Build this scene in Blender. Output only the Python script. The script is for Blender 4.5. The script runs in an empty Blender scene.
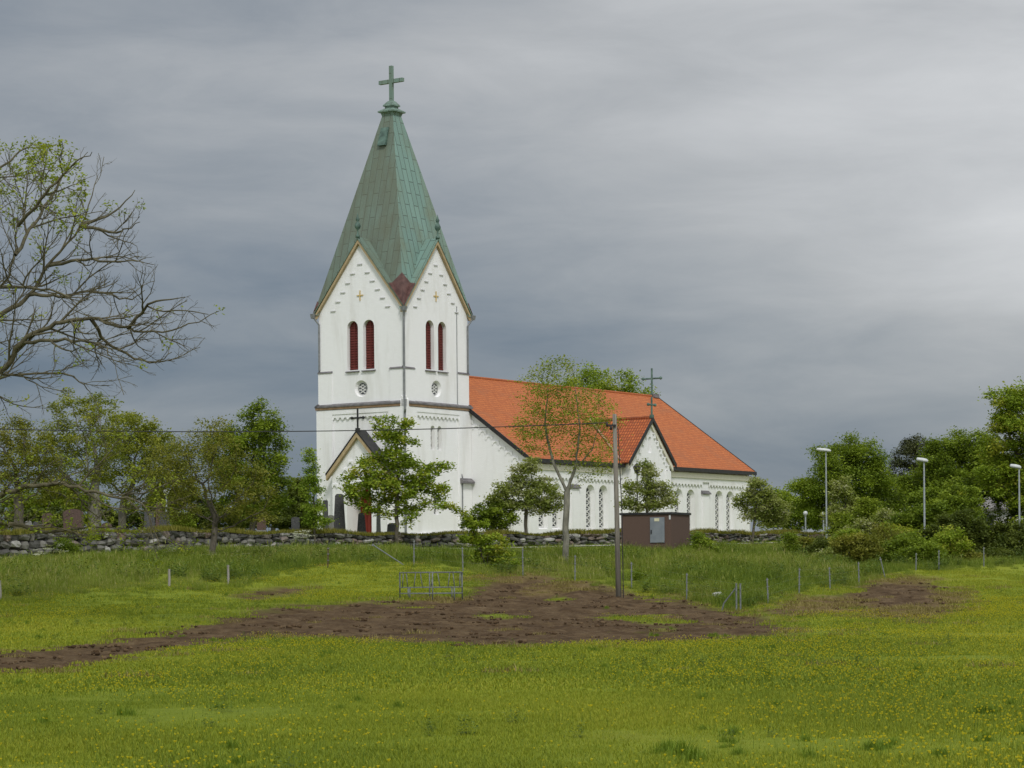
import bpy, math, random
import numpy as np
from mathutils import Vector, Matrix
from mathutils.geometry import tessellate_polygon

sc = bpy.context.scene
C = sc.collection
# ------------------------------------------------------------------ camera
F, CX, HZ, ROLL = 2500.0, 512.0, 580.0, math.radians(0.5)
EYE = 1.6
cam = bpy.data.cameras.new('camera')
cam.sensor_width = 36.0
cam.lens = F / 1024 * 36
cam.shift_y = (HZ - 384) / 1024
cam.clip_start = 0.5
cam.clip_end = 9000
co = bpy.data.objects.new('camera', cam)
C.objects.link(co)
co.location = (0, 0, EYE)
co.rotation_euler = (Matrix.Rotation(math.radians(90), 3, 'X') @ Matrix.Rotation(-ROLL, 3, 'Z')).to_euler()
sc.camera = co
# ------------------------------------------------------------------ light
SUN_EL, SUN_AZ = math.radians(48), math.radians(168)      # azimuth clockwise from +Y
sdir = Vector((math.sin(SUN_AZ) * math.cos(SUN_EL), math.cos(SUN_AZ) * math.cos(SUN_EL), math.sin(SUN_EL)))
sl = bpy.data.lights.new('sun', 'SUN')
sl.energy = 1.5
sl.angle = math.radians(11)
sl.color = (1.0, 0.965, 0.91)
so = bpy.data.objects.new('sun', sl)
C.objects.link(so)
so.rotation_euler = sdir.to_track_quat('Z', 'Y').to_euler()
so.location = (0, -20, 60)

w = bpy.data.worlds.new('World')
sc.world = w
w.use_nodes = True
nt = w.node_tree
nt.nodes.clear()


def N(t, typ, **kw):
    n = t.nodes.new(typ)
    for k, v in kw.items():
        setattr(n, k, v)
    return n


def ramp(t, stops, interp='LINEAR'):
    n = N(t, 'ShaderNodeValToRGB')
    cr = n.color_ramp
    cr.interpolation = interp
    while len(cr.elements) < len(stops):
        cr.elements.new(0.5)
    for e, (p, c) in zip(cr.elements, stops):
        e.position = p
        e.color = (c[0], c[1], c[2], 1)
    return n


def math_node(t, op, a, b=None, clamp=False):
    n = N(t, 'ShaderNodeMath', operation=op, use_clamp=clamp)
    for i, v in enumerate((a, b)):
        if v is None:
            continue
        if isinstance(v, (int, float)):
            n.inputs[i].default_value = v
        else:
            t.links.new(v, n.inputs[i])
    return n.outputs[0]


def build_world():
    L = nt.links.new
    out = N(nt, 'ShaderNodeOutputWorld')
    bg = N(nt, 'ShaderNodeBackground')
    bg.inputs['Strength'].default_value = 0.1
    L(bg.outputs[0], out.inputs[0])
    sky = N(nt, 'ShaderNodeTexSky', sky_type='NISHITA')
    sky.sun_disc = False
    sky.sun_elevation = SUN_EL
    sky.sun_rotation = SUN_AZ
    tc = N(nt, 'ShaderNodeTexCoord')
    sep = N(nt, 'ShaderNodeSeparateXYZ')
    L(tc.outputs['Generated'], sep.inputs[0])
    def noise(scale, detail, rough, sxyz, off):
        mp = N(nt, 'ShaderNodeMapping')
        mp.inputs['Scale'].default_value = sxyz
        mp.inputs['Location'].default_value = off
        L(tc.outputs['Generated'], mp.inputs[0])
        n = N(nt, 'ShaderNodeTexNoise')
        n.inputs['Scale'].default_value = scale
        n.inputs['Detail'].default_value = detail
        n.inputs['Roughness'].default_value = rough
        n.inputs['Distortion'].default_value = 0.35
        L(mp.outputs[0], n.inputs['Vector'])
        return math_node(nt, 'SUBTRACT', n.outputs['Fac'], 0.5)
    n1 = noise(1.0, 3, 0.45, (2.4, 2.4, 12), (0.3, 0.0, 0.9))
    n2 = noise(1.0, 6, 0.6, (11, 11, 42), (4.1, 2.0, 0.2))
    z = sep.outputs['Z']
    x = sep.outputs['X']
    # brightness of the cloud sheet: darkest low in the west, opening towards the south-east
    zc = math_node(nt, 'MULTIPLY', z, 2.5, True)
    prof = ramp(nt, [(p / 0.4, (v, v, v)) for p, v in ((0.0, .30), (0.04, .215), (0.085, .17), (0.125, .32), (0.165, .55), (0.20, .60), (0.24, .58), (0.4, .72))])
    L(zc, prof.inputs[0])
    xp = math_node(nt, 'MAXIMUM', x, 0.0)
    prof2 = ramp(nt, [(p / 0.4, (v, v, v)) for p, v in ((0.03, 0), (0.06, .2), (0.09, .85), (0.115, 1), (0.14, .75), (0.16, .2), (0.22, .0), (0.3, 0))])
    L(zc, prof2.inputs[0])
    t = math_node(nt, 'ADD', prof.outputs[0], math_node(nt, 'MULTIPLY', prof2.outputs[0], math_node(nt, 'MULTIPLY', xp, 1.6)))
    t = math_node(nt, 'ADD', t, 0.045)
    t = math_node(nt, 'ADD', t, math_node(nt, 'MULTIPLY', x, 0.42))
    t = math_node(nt, 'ADD', t, math_node(nt, 'MULTIPLY', n1, 0.85))
    t = math_node(nt, 'ADD', t, math_node(nt, 'MULTIPLY', n2, 0.32), True)
    cr = ramp(nt, [(0.0, (0.76, 0.95, 1.22)), (0.2, (1.02, 1.34, 1.78)), (0.42, (2.2, 2.4, 2.64)),
                   (0.62, (3.4, 3.5, 3.6)), (1.0, (5.6, 5.65, 5.7))])
    L(t, cr.inputs[0])
    # behind the camera the cloud is thinner and brighter
    y = sep.outputs['Y']
    back = math_node(nt, 'MULTIPLY', math_node(nt, 'SUBTRACT', 0.75, y, True), 1.0, True)
    mixb = N(nt, 'ShaderNodeMixRGB')
    L(back, mixb.inputs[0])
    L(cr.outputs[0], mixb.inputs[1])
    mixb.inputs[2].default_value = (6.6, 6.9, 7.3, 1)
    mix = N(nt, 'ShaderNodeMixRGB')
    mix.inputs[0].default_value = 0.94
    L(sky.outputs[0], mix.inputs[1])
    L(mixb.outputs[0], mix.inputs[2])
    L(mix.outputs[0], bg.inputs['Color'])


build_world()
vs = sc.view_settings
vs.view_transform = 'Standard'
vs.look = 'None'
vs.gamma = 1
vs.exposure = 0.36
vs.use_curve_mapping = False
sc.cycles.max_bounces = 5
sc.cycles.transparent_max_bounces = 4

# ------------------------------------------------------------------ mapping helpers
K = F / 2400.0


def at(px, py, Y):
    """pixel and nominal distance -> world point (used to survey the photograph)"""
    dx, dy = px - CX, HZ - py
    X = dx * math.cos(ROLL) + dy * math.sin(ROLL)
    Z = -dx * math.sin(ROLL) + dy * math.cos(ROLL)
    return Vector((X * Y / 2400, Y * K, EYE + Z * Y / 2400))


def zp(py, Y, px=512):
    return at(px, py, Y).z


FENCE = [(-40, 84, 601), (0, 86, 600), (169, 95, 586), (228, 98, 585), (328, 108, 567), (413, 112, 565), (463, 113, 571), (523, 114, 576),
         (575, 113, 580), (631, 112, 590), (686, 103, 600), (738, 95, 612), (768, 100, 604), (799, 106, 594), (830, 110, 588),
         (859, 115, 586), (885, 120, 576), (916, 124, 570), (939, 125, 572), (984, 130, 566), (1040, 134, 564)]
WALL = [(-160, 118, 566, 540), (-60, 124, 564, 534), (0, 128, 562, 533), (130, 136, 555, 530), (330, 150, 549, 533), (480, 158, 549, 534),
        (620, 165, 545, 532), (700, 172, 544.5, 532.5), (790, 185, 543, 533), (880, 195, 540, 533), (1100, 215, 540, 533)]


def lerp_tab(tab, x, k):
    xs = [r[0] for r in tab]
    return float(np.interp(x, xs, [r[k] for r in tab]))


def column_profile(px):
    Yf, pf = lerp_tab(FENCE, px, 1), lerp_tab(FENCE, px, 2)
    Yw, pw, pt = (lerp_tab(WALL, px, k) for k in (1, 2, 3))
    zf = zp(pf, Yf, px)
    zw = zp(pw, Yw, px)
    zt_ = zp(pt, Yw, px) - 0.05
    Ym = (Yf + Yw) / 2
    crest = 0.60 if px < 560 else 0.62
    pts = [(-100, 0), (40, 0.0), (58, 0.04), (0.80 * Yf, zf * 0.24), (0.92 * Yf, zf * (0.62 if px > 560 else .5)), (Yf, zf),
           (Ym, zf + (zw - zf) * crest), (Yw - 3, zw), (Yw + 0.2, zw + 0.1), (Yw + 1.0, zt_), (Yw + 25, max(zt_, 4.55)),
           (Yw + 60, 4.9), (400, 5.2), (5000, 5.2)]
    return [p[0] for p in pts], [p[1] for p in pts]


PXC = np.arange(-320, 1361, 20.0)
_prof = [column_profile(p) for p in PXC]


def ground_z_pxy(px, Y):
    px = min(max(px, PXC[0]), PXC[-1])
    i = min(int((px - PXC[0]) / 20), len(PXC) - 2)
    f = (px - PXC[i]) / 20
    a = np.interp(Y, *_prof[i])
    b = np.interp(Y, *_prof[i + 1])
    z = a * (1 - f) + b * f
    g = math.hypot(px - 405, (Y - 96) * 4)
    z += 0.0 * g
    return float(z)


def px_of(x, y):
    return CX + x * F / max(y, 20.0)


def zt(x, y):
    return ground_z_pxy(px_of(x, y), y / K)


def ground_at(px, Y, dz=0.0):
    """ground point below a surveyed column"""
    x = (px - CX) * Y / 2400
    return Vector((x, Y * K, ground_z_pxy(px, Y) + dz))


# ------------------------------------------------------------------ object helpers
def link(o, parent=None):
    C.objects.link(o)
    if parent is not None:
        o.parent = parent
    return o


def tag(o, label=None, cat=None, group=None, kind=None):
    for k, v in (('label', label), ('category', cat), ('group', group), ('kind', kind)):
        if v:
            o[k] = v
    return o


def thing(name, label, cat, loc=(0, 0, 0), rz=0.0, group=None):
    o = bpy.data.objects.new(name, None)
    o.empty_display_size = 0.3
    o.location = loc
    o.rotation_euler = (0, 0, rz)
    link(o)
    return tag(o, label, cat, group)


class MB:
    def __init__(s):
        s.v, s.f, s.m, s.tone = [], [], [], []
        s.cur, s.ct = 0, 0.5

    def vert(s, p):
        s.v.append(tuple(p))
        return len(s.v) - 1

    def face(s, idx):
        s.f.append(tuple(idx))
        s.m.append(s.cur)
        s.tone.append(s.ct)

    def poly(s, pts):
        s.face([s.vert(p) for p in pts])

    def hexa(s, p):
        """8 points: bottom ring 0-3, top ring 4-7"""
        i = [s.vert(q) for q in p]
        for q in ((3, 2, 1, 0), (4, 5, 6, 7), (0, 1, 5, 4), (1, 2, 6, 5), (2, 3, 7, 6), (3, 0, 4, 7)):
            s.face([i[k] for k in q])

    def box(s, x0, x1, y0, y1, z0, z1, M=None, taper=0.0):
        t = taper
        p = [(x0, y0, z0), (x1, y0, z0), (x1, y1, z0), (x0, y1, z0),
             (x0 + t, y0 + t, z1), (x1 - t, y0 + t, z1), (x1 - t, y1 - t, z1), (x0 + t, y1 - t, z1)]
        if M is not None:
            p = [M @ Vector(q) for q in p]
        s.hexa(p)

    def tube(s, pts, rad, n=6, cap=True):
        pts = [Vector(p) for p in pts]
        if not hasattr(rad, '__len__'):
            rad = [rad] * len(pts)
        rings = []
        up = None
        for k, p in enumerate(pts):
            d = (pts[min(k + 1, len(pts) - 1)] - pts[max(k - 1, 0)])
            if d.length < 1e-9:
                d = Vector((0, 0, 1))
            d.normalize()
            if up is None:
                up = Vector((1, 0, 0)) if abs(d.x) < 0.8 else Vector((0, 1, 0))
            a = (up - d * up.dot(d))
            if a.length < 1e-6:
                a = d.orthogonal()
            a.normalize()
            up = a
            b = d.cross(a)
            rings.append([s.vert(p + (a * math.cos(2 * math.pi * j / n) + b * math.sin(2 * math.pi * j / n)) * rad[k]) for j in range(n)])
        for k in range(len(rings) - 1):
            for j in range(n):
                j2 = (j + 1) % n
                s.face((rings[k][j], rings[k][j2], rings[k + 1][j2], rings[k + 1][j]))
        if cap:
            s.face(rings[0][::-1])
            s.face(rings[-1])

    def lathe(s, prof, n=16, o=(0, 0, 0)):
        o = Vector(o)
        rings = [[s.vert(o + Vector((r * math.cos(2 * math.pi * j / n), r * math.sin(2 * math.pi * j / n), z))) for j in range(n)] for r, z in prof]
        for k in range(len(rings) - 1):
            for j in range(n):
                j2 = (j + 1) % n
                s.face((rings[k][j], rings[k][j2], rings[k + 1][j2], rings[k + 1][j]))
        s.face(rings[0][::-1])
        s.face(rings[-1])

    def build(s, name, mats, parent=None, smooth=False, uv=True, tone=False):
        me = bpy.data.meshes.new(name)
        me.from_pydata(s.v, [], s.f)
        if not isinstance(mats, (list, tuple)):
            mats = [mats]
        for m in mats:
            me.materials.append(m)
        if len(mats) > 1:
            me.polygons.foreach_set('material_index', s.m)
        if smooth:
            me.polygons.foreach_set('use_smooth', [True] * len(s.f))
        if tone:
            a = me.attributes.new('tone', 'FLOAT', 'FACE')
            a.data.foreach_set('value', s.tone)
        if uv:
            plane_uv(me)
        me.update()
        return link(bpy.data.objects.new(name, me), parent)


def plane_uv(me):
    uvl = me.uv_layers.new(name='UVMap')
    dat = np.zeros((len(me.loops), 2))
    for p in me.polygons:
        n = p.normal
        t = Vector((0, 0, 1)).cross(n)
        if t.length < 1e-4:
            t = Vector((1, 0, 0))
        t.normalize()
        b = n.cross(t)
        for li in p.loop_indices:
            q = me.vertices[me.loops[li].vertex_index].co
            dat[li] = (q.dot(t), q.dot(b))
    uvl.data.foreach_set('uv', dat.ravel())


# ------------------------------------------------------------------ materials
MATS = {}


def mat(name, rough=0.8, spec=0.3, metal=0.0):
    m = bpy.data.materials.new(name)
    m.use_nodes = True
    b = m.node_tree.nodes['Principled BSDF']
    b.inputs['Roughness'].default_value = rough
    b.inputs['Metallic'].default_value = metal
    b.inputs['Specular IOR Level'].default_value = spec
    return m, m.node_tree, b


def noise_node(t, scale, detail=4, rough=0.55, coord='Object', sxyz=(1, 1, 1), dist=0.0):
    tc = N(t, 'ShaderNodeTexCoord')
    mp = N(t, 'ShaderNodeMapping')
    mp.inputs['Scale'].default_value = sxyz
    t.links.new(tc.outputs[coord], mp.inputs[0])
    n = N(t, 'ShaderNodeTexNoise')
    n.inputs['Scale'].default_value = scale
    n.inputs['Detail'].default_value = detail
    n.inputs['Roughness'].default_value = rough
    n.inputs['Distortion'].default_value = dist
    t.links.new(mp.outputs[0], n.inputs['Vector'])
    return n.outputs['Fac']


def mixc(t, fac, a, b, mode='MIX'):
    n = N(t, 'ShaderNodeMixRGB', blend_type=mode)
    for i, v in enumerate((fac, a, b)):
        if isinstance(v, (int, float)):
            n.inputs[i].default_value = v
        elif isinstance(v, tuple):
            n.inputs[i].default_value = (*v[:3], 1)
        else:
            t.links.new(v, n.inputs[i])
    return n.outputs[0]


def bump(t, b, h, strength=0.5, dist=0.05):
    n = N(t, 'ShaderNodeBump')
    n.inputs['Strength'].default_value = strength
    n.inputs['Distance'].default_value = dist
    t.links.new(h, n.inputs['Height'])
    t.links.new(n.outputs[0], b.inputs['Normal'])


def speckled(name, c1, c2, scale=6.0, rough=0.8, bumps=0.4, bd=0.02, sxyz=(1, 1, 1), lo=0.35, hi=0.65, metal=0.0, spec=0.3):
    m, t, b = mat(name, rough, spec, metal)
    n = noise_node(t, scale, 5, 0.6, 'Object', sxyz)
    r = ramp(t, [(lo, c1), (hi, c2)])
    t.links.new(n, r.inputs[0])
    t.links.new(r.outputs[0], b.inputs['Base Color'])
    if bumps:
        bump(t, b, n, bumps, bd)
    MATS[name] = m
    return m


def brick_mat(name, base, base2, mortar, bw, bh, ms, rough=0.8, bumps=0.3, bd=0.02, dirt=None, off=0.5, nscale=1.2, spec=0.3):
    m, t, b = mat(name, rough, spec)
    tc = N(t, 'ShaderNodeTexCoord')
    br = N(t, 'ShaderNodeTexBrick')
    br.offset = off
    t.links.new(tc.outputs['UV'], br.inputs['Vector'])
    br.inputs['Color1'].default_value = (*base, 1)
    br.inputs['Color2'].default_value = (*base2, 1)
    br.inputs['Mortar'].default_value = (*mortar, 1)
    br.inputs['Scale'].default_value = 1.0
    br.inputs['Mortar Size'].default_value = ms
    br.inputs['Mortar Smooth'].default_value = 0.3
    br.inputs['Brick Width'].default_value = bw
    br.inputs['Row Height'].default_value = bh
    col = br.outputs['Color']
    if dirt:
        n = noise_node(t, nscale, 6, 0.65, 'Object', dirt[3] if len(dirt) > 3 else (1, 1, 1), 0.4)
        r = ramp(t, [(dirt[1], (0, 0, 0)), (dirt[2], (1, 1, 1))])
        t.links.new(n, r.inputs[0])
        col = mixc(t, r.outputs[0], col, dirt[0])
    t.links.new(col, b.inputs['Base Color'])
    inv = math_node(t, 'SUBTRACT', 1.0, br.outputs['Fac'])
    h = math_node(t, 'ADD', inv, math_node(t, 'MULTIPLY', noise_node(t, 9, 4), 0.6))
    bump(t, b, h, bumps, bd)
    MATS[name] = m
    return m, t, b, col


M_WHITE = brick_mat('limewashed_brick', (0.82, 0.82, 0.825), (0.79, 0.79, 0.795), (0.74, 0.74, 0.745), 0.27, 0.085, 0.012, 0.9, 0.35, 0.012,
                    ((0.60, 0.59, 0.56), 0.49, 0.88, (1.0, 1.0, 0.16)), nscale=0.9)[0]
M_TILE = brick_mat('clay_roof_tile', (0.56, 0.185, 0.058), (0.43, 0.128, 0.042), (0.30, 0.085, 0.032), 0.22, 0.30, 0.04, 0.85, 0.7, 0.06,
                   ((0.30, 0.115, 0.055), 0.50, 0.85), off=0.0, nscale=0.6)[0]
M_TILE_OLD = brick_mat('weathered_clay_tile', (0.52, 0.155, 0.050), (0.36, 0.098, 0.035), (0.20, 0.055, 0.024), 0.24, 0.34, 0.045, 0.85, 0.6, 0.06,
                       ((0.20, 0.075, 0.04), 0.5, 0.8), off=0.0, nscale=1.3)[0]


def copper_mat():
    m, t, b, col = brick_mat('copper_patina', (0.182, 0.292, 0.252), (0.152, 0.246, 0.212), (0.075, 0.110, 0.095), 1.9, 0.55, 0.035, 0.6, 0.5, 0.04,
                             ((0.15, 0.185, 0.13), 0.42, 0.72, (1, 1, 0.3)), nscale=0.55)
    # plates run up the slope: swap the two UV axes
    br = [n for n in t.nodes if n.type == 'TEX_BRICK'][0]
    mp = N(t, 'ShaderNodeMapping')
    mp.inputs['Rotation'].default_value = (0, 0, math.radians(90))
    tc = N(t, 'ShaderNodeTexCoord')
    t.links.new(tc.outputs['UV'], mp.inputs[0])
    t.links.new(mp.outputs[0], br.inputs['Vector'])
    # olive-brown tint by face, strongest west: weathering, partly light put into the colour
    at_ = N(t, 'ShaderNodeAttribute')
    at_.attribute_name = 'tone'
    n = noise_node(t, 1.3, 5, 0.6, 'Object', (1, 1, 0.25))
    fac = math_node(t, 'MULTIPLY', at_.outputs['Fac'], math_node(t, 'ADD', math_node(t, 'MULTIPLY', n, 0.9), 0.30), True)
    c2 = mixc(t, math_node(t, 'MULTIPLY', fac, .9), col, (0.105, 0.110, 0.076))
    t.links.new(c2, b.inputs['Base Color'])
    return m


M_COPPER = copper_mat()
M_COPPER_NEW = speckled('new_copper', (0.075, 0.038, 0.034), (0.14, 0.075, 0.065), 2.5, 0.5, 0.2)
M_COPPER_DARK = speckled('dark_copper', (0.05, 0.085, 0.07), (0.115, 0.19, 0.155), 2.0, 0.6, 0.2)
M_OCHRE = speckled('ochre_paint', (0.34, 0.255, 0.145), (0.42, 0.325, 0.19), 3, 0.7, 0.1)
M_BROWNBAND = speckled('brown_band', (0.20, 0.13, 0.075), (0.30, 0.20, 0.115), 3, 0.7, 0.1)
M_CREAM = speckled('cream_cornice', (0.70, 0.66, 0.55), (0.76, 0.72, 0.62), 3, 0.8, 0.1)
M_VALLEY = speckled('mortared_valley', (0.36, 0.21, 0.14), (0.46, 0.30, 0.22), 3, 0.8, 0.2)
M_SLATE = speckled('slate_flashing', (0.10, 0.095, 0.10), (0.19, 0.18, 0.185), 2.5, 0.6, 0.2)
M_LEDGE_SHADOW = speckled('ledge_shadow_grey', (0.42, 0.42, 0.42), (0.55, 0.55, 0.55), 4, 0.7, 0.1)  # grey stands in for the shadow lines of the stepped gable recess
M_BLACK = speckled('black_sheet_metal', (0.012, 0.012, 0.013), (0.028, 0.027, 0.028), 4, 0.45, 0.1)
M_PIPE = speckled('zinc_pipe', (0.14, 0.15, 0.155), (0.22, 0.225, 0.23), 4, 0.5, 0.1)
M_RED = speckled('red_shutter', (0.105, 0.020, 0.016), (0.155, 0.032, 0.025), 5, 0.6, 0.2, 0.01, (1, 1, 0.3))
M_REDDOOR = speckled('red_door', (0.22, 0.028, 0.018), (0.30, 0.045, 0.028), 5, 0.6, 0.2, 0.01, (1, 1, 0.3))
M_GLASS = speckled('dark_glass', (0.018, 0.022, 0.028), (0.05, 0.055, 0.065), 1.4, 0.12, 0.05, spec=0.6)
M_WFRAME = speckled('white_iron', (0.62, 0.62, 0.60), (0.70, 0.70, 0.68), 5, 0.6, 0.1)
M_GOLD = speckled('gilding', (0.50, 0.36, 0.12), (0.60, 0.44, 0.17), 5, 0.4, 0.1)
M_GALV = speckled('galvanised_steel', (0.10, 0.112, 0.108), (0.19, 0.205, 0.195), 9, 0.5, 0.15)
M_LAMPGREY = speckled('lamp_post_grey', (0.24, 0.27, 0.28), (0.34, 0.37, 0.38), 5, 0.5, 0.1)
M_LAMPHEAD = speckled('lamp_head_white', (0.46, 0.48, 0.48), (0.58, 0.60, 0.59), 5, 0.4, 0.05)
M_POLEWOOD = speckled('weathered_pole_wood', (0.12, 0.11, 0.09), (0.25, 0.23, 0.19), 7, 0.9, 0.6, 0.02, (3, 3, 0.15))
M_POSTWOOD = speckled('old_post_wood', (0.20, 0.185, 0.155), (0.34, 0.32, 0.28), 7, 0.9, 0.5, 0.02, (3, 3, 0.2))
M_RUSTPOST = speckled('rusty_post', (0.05, 0.032, 0.024), (0.10, 0.065, 0.045), 7, 0.9, 0.3)
M_INSUL = speckled('dark_insulator', (0.015, 0.012, 0.012), (0.03, 0.025, 0.022), 5, 0.3, 0.0)
M_KIOSK = speckled('brown_aggregate_panel', (0.066, 0.042, 0.033), (0.13, 0.085, 0.066), 22, 0.9, 0.5, 0.02)
M_DOORGREY = speckled('grey_steel_door', (0.15, 0.17, 0.19), (0.20, 0.22, 0.24), 2, 0.5, 0.05)
M_SIGN = speckled('sign_cream', (0.55, 0.52, 0.34), (0.62, 0.59, 0.42), 3, 0.5, 0.0)
M_GRANITE_D = speckled('dark_granite', (0.035, 0.036, 0.038), (0.085, 0.085, 0.085), 14, 0.7, 0.3)
M_GRANITE_G = speckled('grey_granite', (0.13, 0.13, 0.125), (0.24, 0.235, 0.22), 14, 0.85, 0.3)
M_GRANITE_R = speckled('red_granite', (0.060, 0.038, 0.032), (0.11, 0.070, 0.058), 14, 0.75, 0.3)
M_WHITESTONE = speckled('white_stone', (0.42, 0.42, 0.41), (0.55, 0.55, 0.53), 6, 0.8, 0.2)
M_HOUSE = speckled('white_render', (0.62, 0.61, 0.58), (0.72, 0.71, 0.68), 2, 0.9, 0.2)
M_HROOF = speckled('grey_roof_sheet', (0.16, 0.15, 0.145), (0.24, 0.23, 0.22), 3, 0.7, 0.2)
M_GRAVEL = speckled('pale_gravel', (0.30, 0.285, 0.24), (0.44, 0.42, 0.37), 8, 0.95, 0.4)


def tone_mat(name, stops, rough=0.8, trans=0.0, loc_noise=None, spec=0.2):
    """colour from the per-face 'tone' attribute; leaves let light through"""
    m, t, b = mat(name, rough, spec)
    a = N(t, 'ShaderNodeAttribute')
    a.attribute_name = 'tone'
    f = a.outputs['Fac']
    if loc_noise:
        oi = N(t, 'ShaderNodeObjectInfo')
        n = N(t, 'ShaderNodeTexNoise')
        n.inputs['Scale'].default_value = loc_noise[0]
        n.inputs['Detail'].default_value = 3
        mp = N(t, 'ShaderNodeMapping')
        mp.inputs['Scale'].default_value = (1, 0.45, 0)
        t.links.new(oi.outputs['Location'], mp.inputs[0])
        t.links.new(mp.outputs[0], n.inputs['Vector'])
        f = math_node(t, 'ADD', f, math_node(t, 'MULTIPLY', math_node(t, 'SUBTRACT', n.outputs['Fac'], 0.5), loc_noise[1]), True)
    r = ramp(t, stops)
    t.links.new(f, r.inputs[0])
    col = r.outputs[0]
    t.links.new(col, b.inputs['Base Color'])
    if trans:
        out = [n for n in t.nodes if n.type == 'OUTPUT_MATERIAL'][0]
        tr = N(t, 'ShaderNodeBsdfTranslucent')
        t.links.new(mixc(t, 1.0, col, (1.0, 1.0, 0.55), 'MULTIPLY'), tr.inputs[0])
        mx = N(t, 'ShaderNodeMixShader')
        mx.inputs[0].default_value = trans
        t.links.new(b.outputs[0], mx.inputs[1])
        t.links.new(tr.outputs[0], mx.inputs[2])
        t.links.new(mx.outputs[0], out.inputs[0])
    MATS[name] = m
    return m


def leafmat(name, dark, mid, light, trans=0.42):
    dark, mid, light = ((min(.4, c[0] * 1.75), min(.4, c[1] * 1.5), min(.3, c[2] * 1.3)) for c in (dark, mid, light))
    return tone_mat(name, [(0.0, dark), (0.5, mid), (1.0, light)], 0.65, trans)


L_MAPLE = leafmat('maple_leaf', (0.085, 0.142, 0.015), (0.150, 0.240, 0.025), (0.235, 0.345, 0.042))
L_LIME = leafmat('lime_leaf', (0.080, 0.118, 0.018), (0.135, 0.180, 0.026), (0.205, 0.245, 0.045))
L_OLIVE = leafmat('olive_leaf', (0.070, 0.094, 0.016), (0.114, 0.142, 0.024), (0.170, 0.190, 0.040))
L_ASH = leafmat('young_ash_leaf', (0.085, 0.135, 0.015), (0.140, 0.205, 0.022), (0.210, 0.275, 0.040))
L_BRIGHT = leafmat('bright_birch_leaf', (0.080, 0.150, 0.015), (0.125, 0.215, 0.025), (0.190, 0.290, 0.045))
L_GREY = leafmat('grey_whitebeam_leaf', (0.090, 0.138, 0.030), (0.165, 0.222, 0.060), (0.320, 0.370, 0.19))
L_BIG = leafmat('big_tree_leaf', (0.052, 0.095, 0.011), (0.098, 0.160, 0.017), (0.160, 0.238, 0.028))
L_DARK = leafmat('dark_tree_leaf', (0.032, 0.055, 0.010), (0.055, 0.085, 0.016), (0.088, 0.125, 0.025))
L_PINE = leafmat('pine_needle', (0.020, 0.030, 0.012), (0.034, 0.046, 0.018), (0.055, 0.070, 0.028), 0.1)
L_YELLOW = leafmat('yellowgreen_leaf', (0.078, 0.130, 0.014), (0.120, 0.185, 0.020), (0.175, 0.245, 0.034))
BARK = speckled('grey_bark', (0.055, 0.048, 0.036), (0.145, 0.128, 0.098), 5, 0.95, 0.7, 0.04, (1, 1, 0.4))
BARK_MOSS = speckled('mossy_bark', (0.060, 0.053, 0.032), (0.130, 0.116, 0.068), 4, 0.95, 0.7, 0.04)
BARK_PALE = speckled('pale_bark', (0.10, 0.093, 0.078), (0.22, 0.205, 0.17), 4, 0.95, 0.7, 0.04, (1, 1, 0.4))
BARK_LIGHT = speckled('light_bark', (0.10, 0.097, 0.075), (0.24, 0.23, 0.18), 4, 0.95, 0.7, 0.04, (1, 1, 0.4))
G_SHORT = tone_mat('pasture_grass', [(0.0, (0.125, 0.180, 0.020)), (0.45, (0.222, 0.268, 0.022)), (0.75, (0.285, 0.308, 0.026)), (1.0, (0.335, 0.335, 0.042))], 0.7, 0.3, (0.11, 1.9))
G_TALL = tone_mat('tall_grass', [(0.0, (0.100, 0.155, 0.018)), (0.4, (0.180, 0.240, 0.028)), (0.7, (0.240, 0.282, 0.046)), (1.0, (0.36, 0.34, 0.13))], 0.7, 0.4, (0.14, 1.7))
G_TUFT = tone_mat('dark_tussock_grass', [(0.0, (0.095, 0.155, 0.014)), (0.6, (0.150, 0.225, 0.018)), (1.0, (0.210, 0.275, 0.027))], 0.7, 0.3)
G_DRY = tone_mat('dry_grass', [(0.0, (0.13, 0.105, 0.030)), (0.5, (0.22, 0.185, 0.055)), (1.0, (0.34, 0.28, 0.12))], 0.8, 0.25)
M_BUTTER = tone_mat('buttercup_petals', [(0.0, (0.060, 0.11, 0.010)), (0.49, (0.10, 0.16, 0.015)), (0.5, (0.60, 0.50, 0.02)), (1.0, (0.72, 0.62, 0.04))], 0.5, 0.2)
M_UMBEL = tone_mat('white_umbels', [(0.0, (0.06, 0.10, 0.018)), (0.49, (0.10, 0.15, 0.025)), (0.5, (0.36, 0.39, 0.26)), (1.0, (0.55, 0.56, 0.44))], 0.7, 0.25)
M_STONE = tone_mat('field_stone', [(0.0, (0.040, 0.040, 0.038)), (0.35, (0.115, 0.112, 0.102)), (0.6, (0.19, 0.185, 0.165)), (0.72, (0.17, 0.125, 0.105)),
                                   (0.9, (0.30, 0.295, 0.275)), (1.0, (0.42, 0.41, 0.39))], 0.95)
bump(M_STONE.node_tree, M_STONE.node_tree.nodes['Principled BSDF'], noise_node(M_STONE.node_tree, 7, 6, 0.65), 0.6, 0.06)
M_CORE = speckled('wall_earth_core', (0.020, 0.018, 0.014), (0.045, 0.040, 0.030), 5, 1.0, 0.3)

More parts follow.
